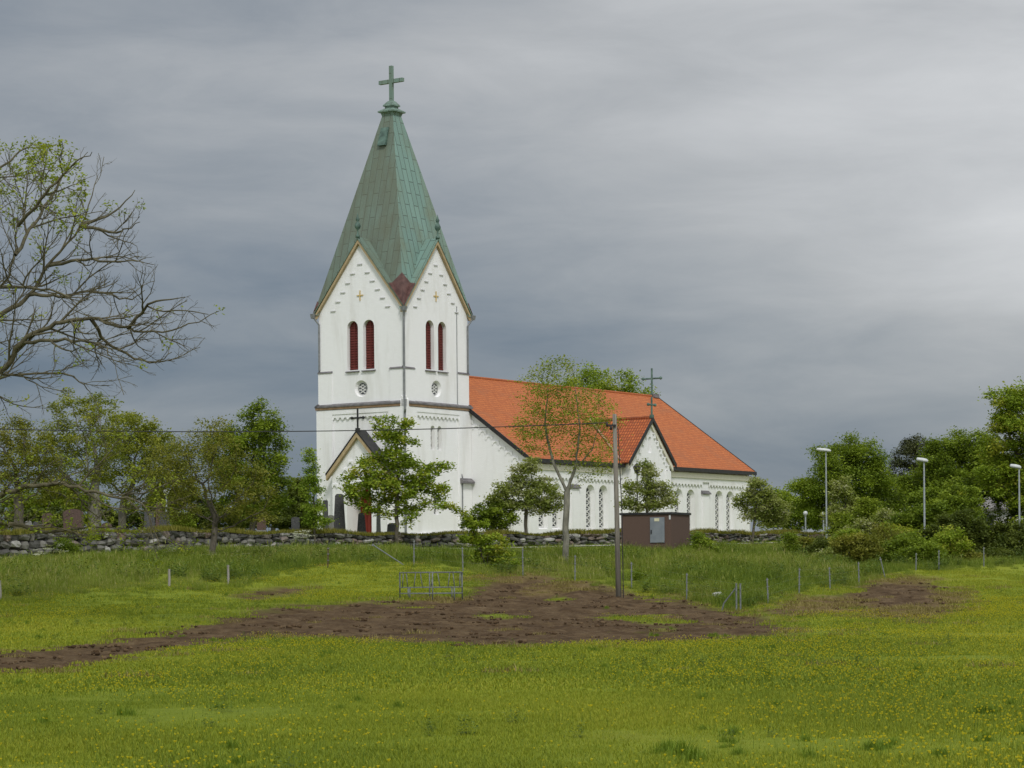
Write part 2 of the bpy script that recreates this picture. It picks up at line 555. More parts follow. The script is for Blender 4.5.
# ------------------------------------------------------------------ ground
MUD = [
    [(-60, 652), (0, 652), (60, 646), (130, 637), (200, 624), (255, 611), (290, 606), (350, 603), (402, 601), (455, 597), (480, 588), (500, 578), (540, 576), (590, 584),
     (640, 594), (690, 602), (745, 612), (780, 622), (792, 630), (770, 636), (700, 640), (640, 643), (540, 646), (470, 647), (400, 642), (330, 638), (270, 636),
     (200, 646), (130, 659), (60, 671), (0, 673), (-60, 672)],
    [(835, 597), (852, 589), (880, 581), (905, 577), (928, 583), (952, 590), (968, 604), (948, 615), (905, 617), (868, 612), (845, 606)],
    [(765, 613), (785, 602), (830, 597), (858, 605), (838, 613), (795, 617)],
    [(0, 727), (60, 737), (120, 751), (190, 769), (178, 770), (110, 752.5), (50, 738.5), (0, 729)],
    [(235, 594), (285, 588), (315, 587), (300, 593), (250, 598)],
]
DRY = [(505, 578, 55, 7), (560, 586, 40, 6), (950, 600, 26, 16), (905, 614, 70, 9), (820, 605, 60, 11), (960, 596, 20, 12), (700, 596, 40, 6), (430, 600, 40, 3), (900, 580, 40, 6), (545, 592, 35, 5)]
GREENPATCH = [(655, 622, 45, 9), (620, 618, 25, 6), (495, 616, 22, 5), (560, 600, 18, 5), (240, 650, 14, 3)]


def in_poly(px, py, poly):
    n = len(poly)
    c = np.zeros(px.shape, bool)
    d = np.full(px.shape, 1e9)
    for i in range(n):
        x0, y0 = poly[i]
        x1, y1 = poly[(i + 1) % n]
        cond = ((y0 > py) != (y1 > py))
        with np.errstate(divide='ignore', invalid='ignore'):
            xi = (x1 - x0) * (py - y0) / ((y1 - y0) or 1e-9) + x0
        c ^= cond & (px < xi)
        ex, ey = (x1 - x0) * 0.25, (y1 - y0)
        qx, qy = (px - x0) * 0.25, py - y0
        tt = np.clip((qx * ex + qy * ey) / (ex * ex + ey * ey + 1e-9), 0, 1)
        d = np.minimum(d, np.hypot(qx - tt * ex, qy - tt * ey))
    return np.where(c, d, -d)


def value_noise(x, y, seed):
    r = np.random.RandomState(seed)
    tab = r.rand(256, 256)
    xi, yi = np.floor(x).astype(int), np.floor(y).astype(int)
    fx, fy = x - xi, y - yi
    fx, fy = fx * fx * (3 - 2 * fx), fy * fy * (3 - 2 * fy)
    g = lambda a, b: tab[a % 256, b % 256]
    return (g(xi, yi) * (1 - fx) + g(xi + 1, yi) * fx) * (1 - fy) + (g(xi, yi + 1) * (1 - fx) + g(xi + 1, yi + 1) * fx) * fy


def fbm(x, y, seed, o=4):
    s, a, tot = 0, 1.0, 0
    for k in range(o):
        s = s + a * value_noise(x * 2 ** k, y * 2 ** k, seed + k)
        tot += a
        a *= 0.55
    return s / tot - 0.5


def masks(px, Y, z):
    """mud (signed, in metres-ish), dry and regrown weights at ground points"""
    x, y = (px - CX) * Y / 2400, Y * K
    Z = (z - EYE) * 2400 / np.maximum(Y, 5)
    dx = px - CX
    py = HZ - (Z + dx * math.sin(ROLL))
    d = np.full(px.shape, -1e9)
    nz = fbm(x * 0.55, y * 0.22, 3) * 12 + fbm(x * 2.1, y * 0.8, 9) * 10
    for p in MUD:
        d = np.maximum(d, in_poly(px, py, p))
    mud = 1 / (1 + np.exp(-np.clip((d + 1.2 + nz * 0.42) / 1.25, -30, 30)))
    dry = np.zeros(px.shape)
    for (a, b, rx, ry) in DRY:
        dry = np.maximum(dry, np.exp(-(((px - a) / rx) ** 2 + ((py - b) / ry) ** 2) * 1.2))
    dry = np.clip(dry * 1.5 + fbm(x * 1.3, y * 0.5, 21) * 1.6 - 0.3, 0, 1)
    gr = np.zeros(px.shape)
    for (a, b, rx, ry) in GREENPATCH:
        gr = np.maximum(gr, np.exp(-(((px - a) / rx) ** 2 + ((py - b) / ry) ** 2)))
    gr = np.clip(gr * 1.5 + fbm(x * 1.1, y * 0.45, 33) * 2.2 - 0.85 + fbm(x * 4, y * 2, 38) * .8, 0, 1)
    mud = mud * (1 - gr)
    return mud, dry


def ground_grid_z(PX, YY):
    cols = np.array([np.interp(YY, *p) for p in _prof])            # columns x rows
    q = np.clip((PX - PXC[0]) / 20, 0, len(PXC) - 1.001)
    i = q.astype(int)
    f = q - i
    z = cols[i] * (1 - f)[:, None] + cols[i + 1] * f[:, None]
    g2 = ((PX[:, None] - 405) ** 2 + ((YY[None, :] - 96) * 4) ** 2) / 3600.0
    return z


def build_ground():
    px = np.concatenate([np.linspace(-9000, -400, 40), np.arange(-320, 1345, 4.0), np.linspace(1424, 10000, 40)])
    Y = np.concatenate([np.linspace(-60, 14, 10), np.arange(16, 40, 0.8), np.arange(40, 135, 0.35), np.arange(135, 215, 1.0), np.geomspace(218, 5000, 24)])
    z = ground_grid_z(px, Y)
    PX, YY = np.meshgrid(px, Y, indexing='ij')
    X = (PX - CX) * np.maximum(YY, 20 / K) / 2400
    W = YY * K
    near = (YY > 15) & (YY < 140) & (PX > -330) & (PX < 1350)
    mud, dry = masks(PX, YY, z)
    mud = np.where(near, mud, 0)
    dry = np.where(near, dry, 0)
    rough = fbm(X * 0.9, W * 0.6, 50) * 0.26 + fbm(X * 3.7, W * 2.6, 60) * 0.13
    z = z + np.where(near, mud * (rough - 0.03) + (1 - mud) * fbm(X * 0.25, W * 0.25, 70) * 0.12, 0)
    nx, ny = PX.shape
    v = np.stack([X, W, z], -1).reshape(-1, 3)
    idx = np.arange(nx * ny).reshape(nx, ny)
    f = np.stack([idx[:-1, :-1], idx[1:, :-1], idx[1:, 1:], idx[:-1, 1:]], -1).reshape(-1, 4)
    me = bpy.data.meshes.new('ground')
    me.vertices.add(len(v))
    me.vertices.foreach_set('co', v.ravel())
    me.loops.add(f.size)
    me.loops.foreach_set('vertex_index', f.ravel())
    me.polygons.add(len(f))
    me.polygons.foreach_set('loop_start', np.arange(0, f.size, 4))
    me.polygons.foreach_set('loop_total', np.full(len(f), 4))
    me.polygons.foreach_set('use_smooth', np.ones(len(f), bool))
    me.update(calc_edges=True)
    for nm, arr in (('mud', mud), ('dry', dry)):
        a = me.attributes.new(nm, 'FLOAT', 'POINT')
        a.data.foreach_set('value', arr.ravel().astype(np.float32))
    m, t, b = mat('pasture_ground', 0.95, 0.1)
    n1 = noise_node(t, 0.13, 4, 0.6, 'Object', (1, 0.45, 1))
    n2 = noise_node(t, 2.6, 6, 0.7)
    mx = math_node(t, 'ADD', math_node(t, 'MULTIPLY', n1, 0.6), math_node(t, 'MULTIPLY', n2, 0.4))
    r = ramp(t, [(0.35, (0.135, 0.185, 0.018)), (0.5, (0.190, 0.238, 0.022)), (0.65, (0.240, 0.268, 0.027))])
    t.links.new(mx, r.inputs[0])
    n3 = noise_node(t, 1.1, 8, 0.8, 'Object', (1, 0.6, 1))
    r2 = ramp(t, [(0.3, (0.034, 0.020, 0.009)), (0.45, (0.080, 0.050, 0.025)), (0.6, (0.135, 0.092, 0.049)), (0.78, (0.24, 0.185, 0.115))])
    t.links.new(n3, r2.inputs[0])
    a1 = N(t, 'ShaderNodeAttribute')
    a1.attribute_name = 'mud'
    a2 = N(t, 'ShaderNodeAttribute')
    a2.attribute_name = 'dry'
    rd = ramp(t, [(0.35, (0.10, 0.065, 0.022)), (0.65, (0.24, 0.18, 0.075))])
    t.links.new(n3, rd.inputs[0])
    c = mixc(t, a1.outputs['Fac'], r.outputs[0], r2.outputs[0])
    c = mixc(t, math_node(t, 'MULTIPLY', a2.outputs['Fac'], 0.8), c, rd.outputs[0])
    t.links.new(c, b.inputs['Base Color'])
    bump(t, b, math_node(t, 'ADD', n3, noise_node(t, 14, 4, 0.7)), 0.9, 0.08)
    me.materials.append(m)
    o = link(bpy.data.objects.new('ground', me))
    tag(o, kind='structure')


build_ground()


def build_path():
    m = MB()
    rows = []
    for px in np.arange(405, 905, 5.0):
        Yw = lerp_tab(WALL, px, 1)
        Yc = Yw - 5.5
        rows.append([ground_at(px, Yc + d * 0.9 + 0.25 * math.sin(px * .05), 0.05) for d in (-1.1, 0, 1.1)])
    ids = [[m.vert(p) for p in r] for r in rows]
    for a, b in zip(ids, ids[1:]):
        for k in range(2):
            m.face((a[k], b[k], b[k + 1], a[k + 1]))
    tag(m.build('gravel_path', M_GRAVEL, smooth=True), kind='structure')


build_path()

# ------------------------------------------------------------------ church
TH = math.radians(55.0)
CZ = 4.6
church = thing('church', 'white limewashed church with tall green copper spire and orange tiled nave roof', 'church',
               (-7.73, 182.3, CZ), TH)
W8 = 8.3
HW = W8 / 2
VC = HW
Zv = Vector((0, 0, 1))


class Fr:
    """a wall plane: s runs to the right seen from outside, d outwards"""
    def __init__(s, o, r, n):
        s.o, s.r, s.n = Vector(o), Vector(r), Vector(n)

    def P(s, a, z, d=0.0):
        return s.o + s.r * a + s.n * d + Zv * z

    def box(s, mb, a0, a1, z0, z1, d0, d1, slope=0.0):
        p = [s.P(a0, z0, d0), s.P(a1, z0, d0), s.P(a1, z0, d1), s.P(a0, z0, d1),
             s.P(a0, z1, d0), s.P(a1, z1, d0), s.P(a1, z1 - slope, d1), s.P(a0, z1 - slope, d1)]
        mb.hexa([p[3], p[2], p[1], p[0], p[7], p[6], p[5], p[4]])


def arch(sc_, z0, z1, wd, n=8):
    """closed loop (counter-clockwise) of a round-headed opening"""
    r = wd / 2
    pts = [(sc_ - r, z0), (sc_ + r, z0)]
    for k in range(n + 1):
        a = math.pi * k / n
        pts.append((sc_ + r * math.cos(a), z1 - r + r * math.sin(a)))
    return pts


def circle(sc_, zc, r, n=20):
    return [(sc_ + r * math.cos(2 * math.pi * k / n), zc + r * math.sin(2 * math.pi * k / n)) for k in range(n)]


def shrink(loop, k, dz=0):
    cx = sum(p[0] for p in loop) / len(loop)
    z0, z1 = min(p[1] for p in loop), max(p[1] for p in loop)
    cz = (z0 + z1) / 2
    hw = max(p[0] for p in loop) - cx
    hh = (z1 - z0) / 2
    return [(cx + (p[0] - cx) * (hw - k) / hw, cz + (p[1] - cz) * (hh - k) / hh) for p in loop]


def wall_panel(mb, fr, outline, holes, depth=0.35, splay=0.0, d=0.0):
    loops = [[Vector((a, z, 0)) for a, z in outline]] + [[Vector((a, z, 0)) for a, z in h] for h in holes]
    flat = [p for l in loops for p in l]
    ids = [mb.vert(fr.P(p.x, p.y, d)) for p in flat]
    for t in tessellate_polygon(loops):
        a, b, c = (flat[i] for i in t)
        cr = (b - a).cross(c - a).z
        t = t if cr > 0 else t[::-1]
        mb.face([ids[i] for i in t])
    for hi, h in enumerate(holes):
        dep = depth[hi] if isinstance(depth, list) else depth
        spl = splay[hi] if isinstance(splay, list) else splay
        inner = shrink(h, spl) if spl else h
        o = [mb.vert(fr.P(a, z, d)) for a, z in h]
        i = [mb.vert(fr.P(a, z, d - dep)) for a, z in inner]
        n = len(h)
        for k in range(n):
            mb.face((o[k], o[(k + 1) % n], i[(k + 1) % n], i[k]))


def extrude(mb, fr, loop, d0, d1):
    a = [mb.vert(fr.P(s, z, d0)) for s, z in loop]
    b = [mb.vert(fr.P(s, z, d1)) for s, z in loop]
    mb.face(b)
    mb.face(a[::-1])
    n = len(loop)
    for k in range(n):
        mb.face((a[k], a[(k + 1) % n], b[(k + 1) % n], b[k]))


def frieze(mb, fr, s0, s1, ztop, n, h, d0, d1):
    wd = (s1 - s0) / n
    for k in range(n):
        a = s0 + wd * k
        r = wd * 0.33
        lp = [(a, ztop), (a, ztop - h), (a + wd / 2 - r, ztop - h)]
        for j in range(1, 6):
            t = math.pi - math.pi * j / 6
            lp.append((a + wd / 2 + r * math.cos(t), ztop - h + r * math.sin(t)))
        lp += [(a + wd / 2 + r, ztop - h), (a + wd, ztop - h), (a + wd, ztop)]
        extrude(mb, fr, lp, d0, d1)


def lattice_window(parent, fr, loop, d, kind='lattice', name='window', bw=0.055, pitch=0.42, fw=0.09):
    """dark leaded pane with white iron tracery, one mesh"""
    mb = MB()
    mb.cur = 1
    mb.face([mb.vert(fr.P(a, z, d)) for a, z in loop])
    mb.cur = 0
    inner = shrink(loop, fw)
    n = len(loop)
    for k in range(n):
        k2 = (k + 1) % n
        mb.hexa([fr.P(*loop[k], d + .003), fr.P(*loop[k2], d + .003), fr.P(*inner[k2], d + .003), fr.P(*inner[k], d + .003),
                 fr.P(*loop[k], d + .07), fr.P(*loop[k2], d + .07), fr.P(*inner[k2], d + .07), fr.P(*inner[k], d + .07)])
    s0, s1 = min(p[0] for p in inner), max(p[0] for p in inner)
    z0, z1 = min(p[1] for p in inner), max(p[1] for p in inner)
    r = (s1 - s0) / 2
    cx = (s0 + s1) / 2
    rnd = kind == 'round'

    def width_at(z):
        if rnd:
            return math.sqrt(max(r * r - (z - (z0 + z1) / 2) ** 2, 0))
        return r if z < z1 - r else math.sqrt(max(r * r - (z - z1 + r) ** 2, 0))

    def bar(p, q, wd=bw):
        dv = Vector((q[0] - p[0], q[1] - p[1], 0))
        if dv.length < .02:
            return
        nn = Vector((-dv.y, dv.x, 0)).normalized() * wd / 2
        lp = [(p[0] - nn.x, p[1] - nn.y), (q[0] - nn.x, q[1] - nn.y), (q[0] + nn.x, q[1] + nn.y), (p[0] + nn.x, p[1] + nn.y)]
        extrude(mb, fr, lp, d + .004, d + .05)
    zz = z0
    step = pitch
    while zz < z1:
        for sgn in (1, -1):
            pts = []
            for j in range(9):
                q = j / 8
                z = zz + q * step * (1 if not rnd else 1)
                a = cx - sgn * r + sgn * 2 * r * q
                if z <= z1 and abs(a - cx) <= width_at(z):
                    pts.append((a, z))
            if len(pts) > 1:
                bar(pts[0], pts[-1])
        zz += step / (2 if rnd else 1)
    if not rnd:
        zz = z0 + step
        while zz < z1 - r * .5:
            bar((cx - width_at(zz), zz), (cx + width_at(zz), zz), 0.035)
            zz += step
    return mb.build(name, [M_WFRAME, M_GLASS], parent)


# ---- tower
def tower_frames(inset):
    a, b = inset, W8 - inset
    return {'W': Fr((a, b, 0), (0, -1, 0), (-1, 0, 0)), 'S': Fr((a, a, 0), (1, 0, 0), (0, -1, 0)),
            'E': Fr((b, a, 0), (0, 1, 0), (1, 0, 0)), 'N': Fr((b, b, 0), (-1, 0, 0), (0, 1, 0))}


Z_C0, Z_C1 = 9.76, 10.22          # string course
Z_SILL = 12.65
Z_EAVE, Z_GAB = 17.0, 22.4
tw = MB()
shut, roundw, lanc = [], [], []
IN_L, IN_U = 0.16, 0.17
for key, fr in tower_frames(IN_L).items():
    Wd = W8 - 2 * IN_L
    holes = []
    if key in 'SN':
        for c in (-0.42, 0.42):
            h = arch(Wd / 2 - 0.10 + c, 6.7, 8.5, 0.50)
            holes.append(h)
            lanc.append((fr, shrink(h, 0.05), -0.28))
        h = arch(Wd / 2 - 0.15, 1.9, 3.3, 0.62)
        holes.append(h)
        lanc.append((fr, shrink(h, 0.05), -0.28))
    if key == 'W':
        holes.append(arch(Wd / 2 + .46, -.5, 4.15, 2.36))
    wall_panel(tw, fr, [(0, -0.6), (Wd, -0.6), (Wd, Z_C0), (0, Z_C0)], holes, 0.3, 0.05 if key in 'SN' else 0.0)
    for a0, a1 in ((-IN_L + 0.001, 1.35), (Wd - 1.35, Wd - 0.001)):
        fr.box(tw, a0, a1, -0.6, Z_C0 - .002, -0.02, IN_L)
    fr.box(tw, 1.35, Wd - 1.35, 9.42, Z_C0 - .002, -0.02, IN_L - .003)
    frieze(tw, fr, 1.35, Wd - 1.35, 9.42, 11, 0.40, 0.0, IN_L - 0.05)
    fr.box(tw, -IN_L + .002, Wd - .002, -0.6, 0.55, -0.02, IN_L + 0.12, 0.1) if key != 'W' else None
for key, fr in tower_frames(IN_U).items():
    Wd = W8 - 2 * IN_U
    c = Wd / 2
    holes = []
    for q in (-0.76, 0.76):
        h = arch(c + q, Z_SILL, 16.3, 1.02)
        holes.append(h)
        shut.append((fr, shrink(h, 0.0), -0.34))
    h = circle(c, 11.25, 0.62)
    holes.append(h)
    roundw.append((fr, shrink(h, 0.16), -0.24))
    # gable wall
    z_s = Z_EAVE - 0.05
    wall_panel(tw, fr, [(0, Z_C0), (Wd, Z_C0), (Wd, z_s), (c, Z_GAB - 0.3), (0, z_s)], holes, [0.36, 0.36, 0.26], [0.0, 0.0, 0.16])
    # round window gets its own splayed ring inside the panel: cut the same way
for key, fr in tower_frames(IN_U).items():
    Wd = W8 - 2 * IN_U
    c = Wd / 2
    for a0, a1 in ((-0.12, 1.25), (Wd - 1.25, Wd + 0.12)):
        fr.box(tw, max(a0, -.058 if key in 'SN' else -.056), min(a1, Wd + (.058 if key in 'SN' else .056)), Z_C0, Z_SILL - 0.1, -0.02, 0.06)
    # stepped ledge strips under the rake, grey to paint in recess shadow lines
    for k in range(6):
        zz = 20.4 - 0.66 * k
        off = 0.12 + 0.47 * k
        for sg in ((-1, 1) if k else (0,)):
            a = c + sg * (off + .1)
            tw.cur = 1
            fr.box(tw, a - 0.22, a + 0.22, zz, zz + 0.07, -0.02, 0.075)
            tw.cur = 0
for key, fr in tower_frames(0).items():
    if key == 'W':
        fr.box(tw, W8 - .38, W8 - .003, Z_C0 - .01, Z_C1 + .35, -.3, -.004, .3)
    if key == 'S':
        fr.box(tw, .004, .55, Z_C0 - .01, Z_C1 + .35, -.3, -.003, .3)
tower = tw.build('tower', [M_WHITE, M_LEDGE_SHADOW], church)
for i, (fr, lp, d) in enumerate(shut):
    m = MB()
    m.face([m.vert(fr.P(a, z, d)) for a, z in lp])
    s0, s1 = min(p[0] for p in lp), max(p[0] for p in lp)
    z0, z1 = min(p[1] for p in lp), max(p[1] for p in lp)
    r, cx = (s1 - s0) / 2, (s0 + s1) / 2
    z = z0 + .1
    while z < z1 - .1:
        hw = r if z < z1 - r else math.sqrt(max(r * r - (z + .1 - z1 + r) ** 2, 0))
        if hw > .1:
            fr.box(m, cx - hw + .03, cx + hw - .03, z, z + .11, d + .005, d + .07, 0.06)
        z += .19
    fr.box(m, cx - .035, cx + .035, z0, z1 - .05, d + .072, d + .10)
    m.build('belfry_shutter', M_RED, tower)
    m = MB()
    fr.box(m, s0 - .12, s1 + .12, z0 - .16, z0 + .02, -0.34, 0.14, 0.12)
    m.build('sill', M_SLATE, tower)
for fr, lp, d in roundw:
    lattice_window(tower, fr, lp, d, 'round', 'round_window', 0.06, 0.46, .03)
for fr, lp, d in lanc:
    lattice_window(tower, fr, lp, d, name='lancet_window', bw=0.025, pitch=0.55, fw=.03)
m = MB()
for key, fr in tower_frames(0).items():
    p = 0.10
    e_ = p if key in 'SN' else p - .002
    s0, s1 = -e_, W8 + e_
    if key == 'W':
        s1 = W8 - .38
    if key == 'S':
        s0 = .55
    m.cur = 0
    fr.box(m, s0, s1, Z_C0 + .21, Z_C1 + .03, -0.2, p, 0.16)
    m.cur = 1
    fr.box(m, s0 + .03, s1 - .03, Z_C0 + .04, Z_C0 + .208, -0.2, 0.05)
m.build('string_course', [M_SLATE, M_BROWNBAND], tower)
for key, fr in tower_frames(IN_U).items():
    Wd = W8 - 2 * IN_U
    for a0, a1 in ((-0.10, 1.28), (Wd - 1.28, Wd + 0.10)):
        m = MB()
        fr.box(m, a0, a1, Z_SILL - .11, Z_SILL + .08, -0.05, 0.12, 0.16)
        m.build('pilaster_cap', M_SLATE, tower)
m = MB()
frS, frW = tower_frames(0)['S'], tower_frames(0)['W']
frS.box(m, W8 - 1.5, W8 - 0.05, 4.3, 4.7, 0.0, 0.32, 0.25)
m.build('buttress_cap', M_SLATE, tower)
for key, fr in tower_frames(IN_U).items():
    c = (W8 - 2 * IN_U) / 2
    m = MB()
    fr.box(m, c - .035, c + .035, 17.75, 18.5, 0.02, 0.07)
    fr.box(m, c - .30, c + .30, 18.1, 18.17, 0.025, 0.065)
    m.build('gilded_wall_cross', M_GOLD, tower)


def drainpipe(pts, r=0.07):
    m = MB()
    m.tube(pts, r, 8)
    return m.build('drainpipe', M_PIPE, tower)


E = HW + .10                                                  # half width at the eaves
cen = Vector((HW, HW, 0))
drainpipe([(-.16, -.16, 16.8), (-.02, -.02, 16.3), (-.02, -.02, 10.3), (-.26, -.26, 10.2), (-.26, -.26, 9.5), (-.10, -.10, 9.2), (-.10, -.10, 0.0)], 0.085)
drainpipe([(-.12, W8 + .12, 16.8), (.10, W8 - .24, 16.2), (.10, W8 - .24, 12.75)], 0.075)
drainpipe([(W8 + .12, -.12, 16.8), (W8 - .24, .10, 16.2), (W8 - .24, .10, 12.75)], 0.075)
drainpipe([(W8 - 1.55, .16, 17.6), (W8 - 1.55, .16, 10.2)], 0.035)
drainpipe([(W8 - 1.28, .02, 5.0), (W8 - 1.28, -.06, 4.8), (W8 - 1.28, -.06, 0)], 0.045)

# ---- spire
sp = MB()
Zt, Ht = 32.0, 0.5
corn = [(-1, -1), (1, -1), (1, 1), (-1, 1)]


def pyr(z):
    return E + (Ht - E) * (z - Z_EAVE) / (Zt - Z_EAVE)


side_tone = {'S': 0.10, 'E': 0.2, 'N': 0.6, 'W': 0.95}
faces = [('S', 0, 1), ('E', 1, 2), ('N', 2, 3), ('W', 3, 0)]
for key, i, j in faces:
    sp.ct = side_tone[key]
    a, b = Vector((*corn[i], 0)), Vector((*corn[j], 0))
    ca, cb = cen + a * E + Zv * Z_EAVE, cen + b * E + Zv * Z_EAVE
    ta, tb = cen + a * Ht + Zv * Zt, cen + b * Ht + Zv * Zt
    Bq = cen + (a + b) / 2 * pyr(Z_GAB) + Zv * Z_GAB
    sp.poly([ca, Bq, ta])
    sp.poly([Bq, tb, ta])
    sp.poly([cb, tb, Bq])
ROOFT = 0.12
fin_pos, verges = [], []
for key, i, j in faces:
    a, b = Vector((*corn[i], 0)), Vector((*corn[j], 0))
    nrm = (a + b) / 2
    e = 0.03
    A = cen + nrm * (E + .02) + Zv * Z_GAB
    B = cen + nrm * (pyr(Z_GAB) - .2) + Zv * Z_GAB
    sp.ct = side_tone[key] * 0.7
    for cvec in (a, b):
        Fo = cen + cvec * (E + .02) + Zv * (Z_EAVE + .02)
        # roof slope with its edge thickness
        top = [A + Zv * e, B + Zv * e, Fo + Zv * e]
        if cvec is a:
            top = top[::-1]
        sp.poly(top)
        sp.poly([A + Zv * e, Fo + Zv * e, Fo - Zv * ROOFT, A - Zv * ROOFT])
        sp.poly([A - Zv * ROOFT, Fo - Zv * ROOFT, Fo - Zv * ROOFT - nrm * .5, A - Zv * ROOFT - nrm * .5])
    fin_pos.append(A + Zv * e - nrm * .05)
    verges.append((nrm, a, b))
spire = sp.build('spire', M_COPPER, church, tone=True)
for nrm, a, b in verges:
    m = MB()
    A = cen + nrm * (E - .03) + Zv * (Z_GAB - ROOFT - .01)
    for cvec in (a, b):
        Fo = cen + cvec * (E - .03) + Zv * (Z_EAVE - ROOFT - .01)
        dn = Zv * 0.30
        m.hexa([A - dn, Fo - dn * .8, Fo - dn * .8 - nrm * .32, A - dn - nrm * .32, A, Fo, Fo - nrm * .32, A - nrm * .32])
    m.build('verge_board', M_OCHRE, spire)
for p in fin_pos:
    m = MB()
    m.lathe([(.16, -.05), (.16, .1), (.07, .2), (.05, .5), (.19, .66), (.24, .82), (.17, 1.0), (.06, 1.1), (.13, 1.24), (.15, 1.34), (.08, 1.46), (.01, 1.75)], 10, p)
    m.build('finial', M_COPPER_DARK, spire, smooth=True)
for cvec in corn:
    m = MB()
    near = cvec == (-1, -1)
    cv = Vector((*cvec, 0))
    zt0, zt1 = Z_EAVE + .05, Z_EAVE + (2.6 if near else 1.0)
    for axis in (Vector((cvec[0], 0, 0)), Vector((0, cvec[1], 0))):
        oth = cv - axis
        p0 = cen + cv * (E + .06) + Zv * (zt0 - .02)
        p1 = cen + cv * (pyr(zt1) + .05) + Zv * zt1
        # a gusset of new sheet on the foot of the hip, sloping like the gable roof beside it
        fr_ = 0.42
        A = cen + axis * (E + .06) + Zv * (Z_GAB + .06)
        p2 = p0.lerp(A, 0.33 if near else .1)
        Bk = cen + axis * (pyr(Z_GAB) - .1) + Zv * (Z_GAB + .06)
        p3 = p0.lerp(Bk, 0.34 if near else .12) + Zv * .03
        pts = [p0, p2, p3]
        m.poly(pts)
        m.poly([p0, p3, p1])
    m.build('corner_flashing', M_COPPER_NEW, spire)
    m = MB()
    q = cen + cv * (E + .02) + Zv * (Z_EAVE - .32)
    m.box(-.13, .13, -.13, .13, 0, .34, Matrix.Translation(q), -0.05)
    m.build('rainwater_head', M_PIPE, spire)
m = MB()
for (h0, h1, z0, z1) in ((.52, .60, 31.95, 32.2), (.74, .76, 32.2, 32.3), (.76, .42, 32.3, 32.52), (.36, .36, 32.52, 32.68), (.47, .47, 32.68, 32.78), (.47, .2, 32.78, 33.1)):
    p = [cen + Vector((x * h0, y * h0, z0)) for x, y in corn] + [cen + Vector((x * h1, y * h1, z1)) for x, y in corn]
    m.hexa(p)
m.build('spire_cap', M_COPPER, spire, tone=True)
m = MB()
m.box(-.13, .13, -.13, .13, 33.0, 35.75, Matrix.Translation(cen))
m.box(-.128, .128, -1.12, 1.12, 34.45, 34.73, Matrix.Translation(cen))
m.build('cross', M_COPPER, spire, tone=True)
m = MB()
frw = Fr(cen + Vector((-1, 0, 0)) * pyr(30.2), (0, -1, 0), (-1, 0, 0))
sl_ = (E - Ht) / (Zt - Z_EAVE)
m.hexa([frw.P(-.36, 29.6, 0.02 + sl_ * .6), frw.P(.36, 29.6, .02 + sl_ * .6), frw.P(.36, 29.6, .26 + sl_ * .6), frw.P(-.36, 29.6, .26 + sl_ * .6),
        frw.P(-.36, 31.0, .02 - sl_ * .8), frw.P(.36, 31.0, .02 - sl_ * .8), frw.P(.36, 31.0, .12 - sl_ * .8), frw.P(-.36, 31.0, .12 - sl_ * .8)])
m.build('roof_hatch', M_COPPER_DARK, spire)

# ---- nave
U0, U1 = W8 + .02, 41.5
VS, VN = -5.15, VC * 2 + 5.15
ZE, ZR = 6.15, 12.72
slope = (ZR - ZE) / (VC - VS)
nv = MB()
win = []
frNS = Fr((U0, VS, 0), (1, 0, 0), (0, -1, 0))
LN = U1 - U0
holes = []
for u in (10.3, 12.14, 16.79, 18.63, 29.95, 31.84, 36.44, 38.28):
    h = arch(u - U0, 0.8, 4.32, 1.28)
    holes.append(h)
    win.append((frNS, shrink(h, 0.15), -0.38))
wall_panel(nv, frNS, [(0, -.6), (LN, -.6), (LN, ZE), (0, ZE)], holes, 0.38, 0.15)
for a, b in ((0, 0.95), (13.98 - U0, 15.04 - U0), (33.62 - U0, 34.62 - U0), (LN - .95, LN)):
    frNS.box(nv, a, b, -.6, 3.95 if 1 < a < LN - 2 else ZE - 1.1, -.02, .13)
frNS.box(nv, 0, LN, ZE - 1.2, ZE - .905, -.02, .128)
for a, b, n in ((9.35, 13.96, 10), (15.06, 20.9, 12), (27.6, 33.57, 12), (34.67, 40.5, 12)):
    frieze(nv, frNS, a - U0, b - U0, ZE - 1.2, n, 0.36, 0.04, 0.125)
frNS.box(nv, 0, LN, -.6, 0.25, -.02, .16, .06)
frNN = Fr((U1, VN, 0), (-1, 0, 0), (0, 1, 0))
wall_panel(nv, frNN, [(0, -.6), (LN, -.6), (LN, ZE), (0, ZE)], [], 0.3)
for fr in (Fr((U0, VN, 0), (0, -1, 0), (-1, 0, 0)), Fr((U1, VS, 0), (0, 1, 0), (1, 0, 0))):
    WN = VN - VS
    wall_panel(nv, fr, [(0, -.6), (WN, -.6), (WN, ZE), (WN / 2, ZR - .15), (0, ZE)], [], 0.3)
    for k in range(14):
        for sg in (-1, 1):
            q = k / 14
            a = WN / 2 + sg * (WN / 2 - .55 - q * (WN / 2 - 1))
            zz = ZE + .0 + (abs(WN / 2) - abs(a - WN / 2)) * slope - 1.05
            # little round corbel arches stepping up the rake
            lp = [(a - .33, zz + .30), (a - .33, zz)]
            for j in range(7):
                t = math.pi - math.pi * j / 6
                lp.append((a + .22 * math.cos(t), zz + .22 * math.sin(t)))
            lp += [(a + .33, zz), (a + .33, zz + .30)]
            extrude(nv, fr, lp, 0.0, .06)
nave = nv.build('nave', M_WHITE, church)
for fr, lp, d in win:
    lattice_window(nave, fr, lp, d, bw=0.075, pitch=0.48)
for u in (14.51, 34.12):
    m = MB()
    frNS.box(m, u - U0 - .62, u - U0 + .62, 3.96, 4.28, .0, .26, .24)
    m.build('buttress_cap', M_SLATE, nave)
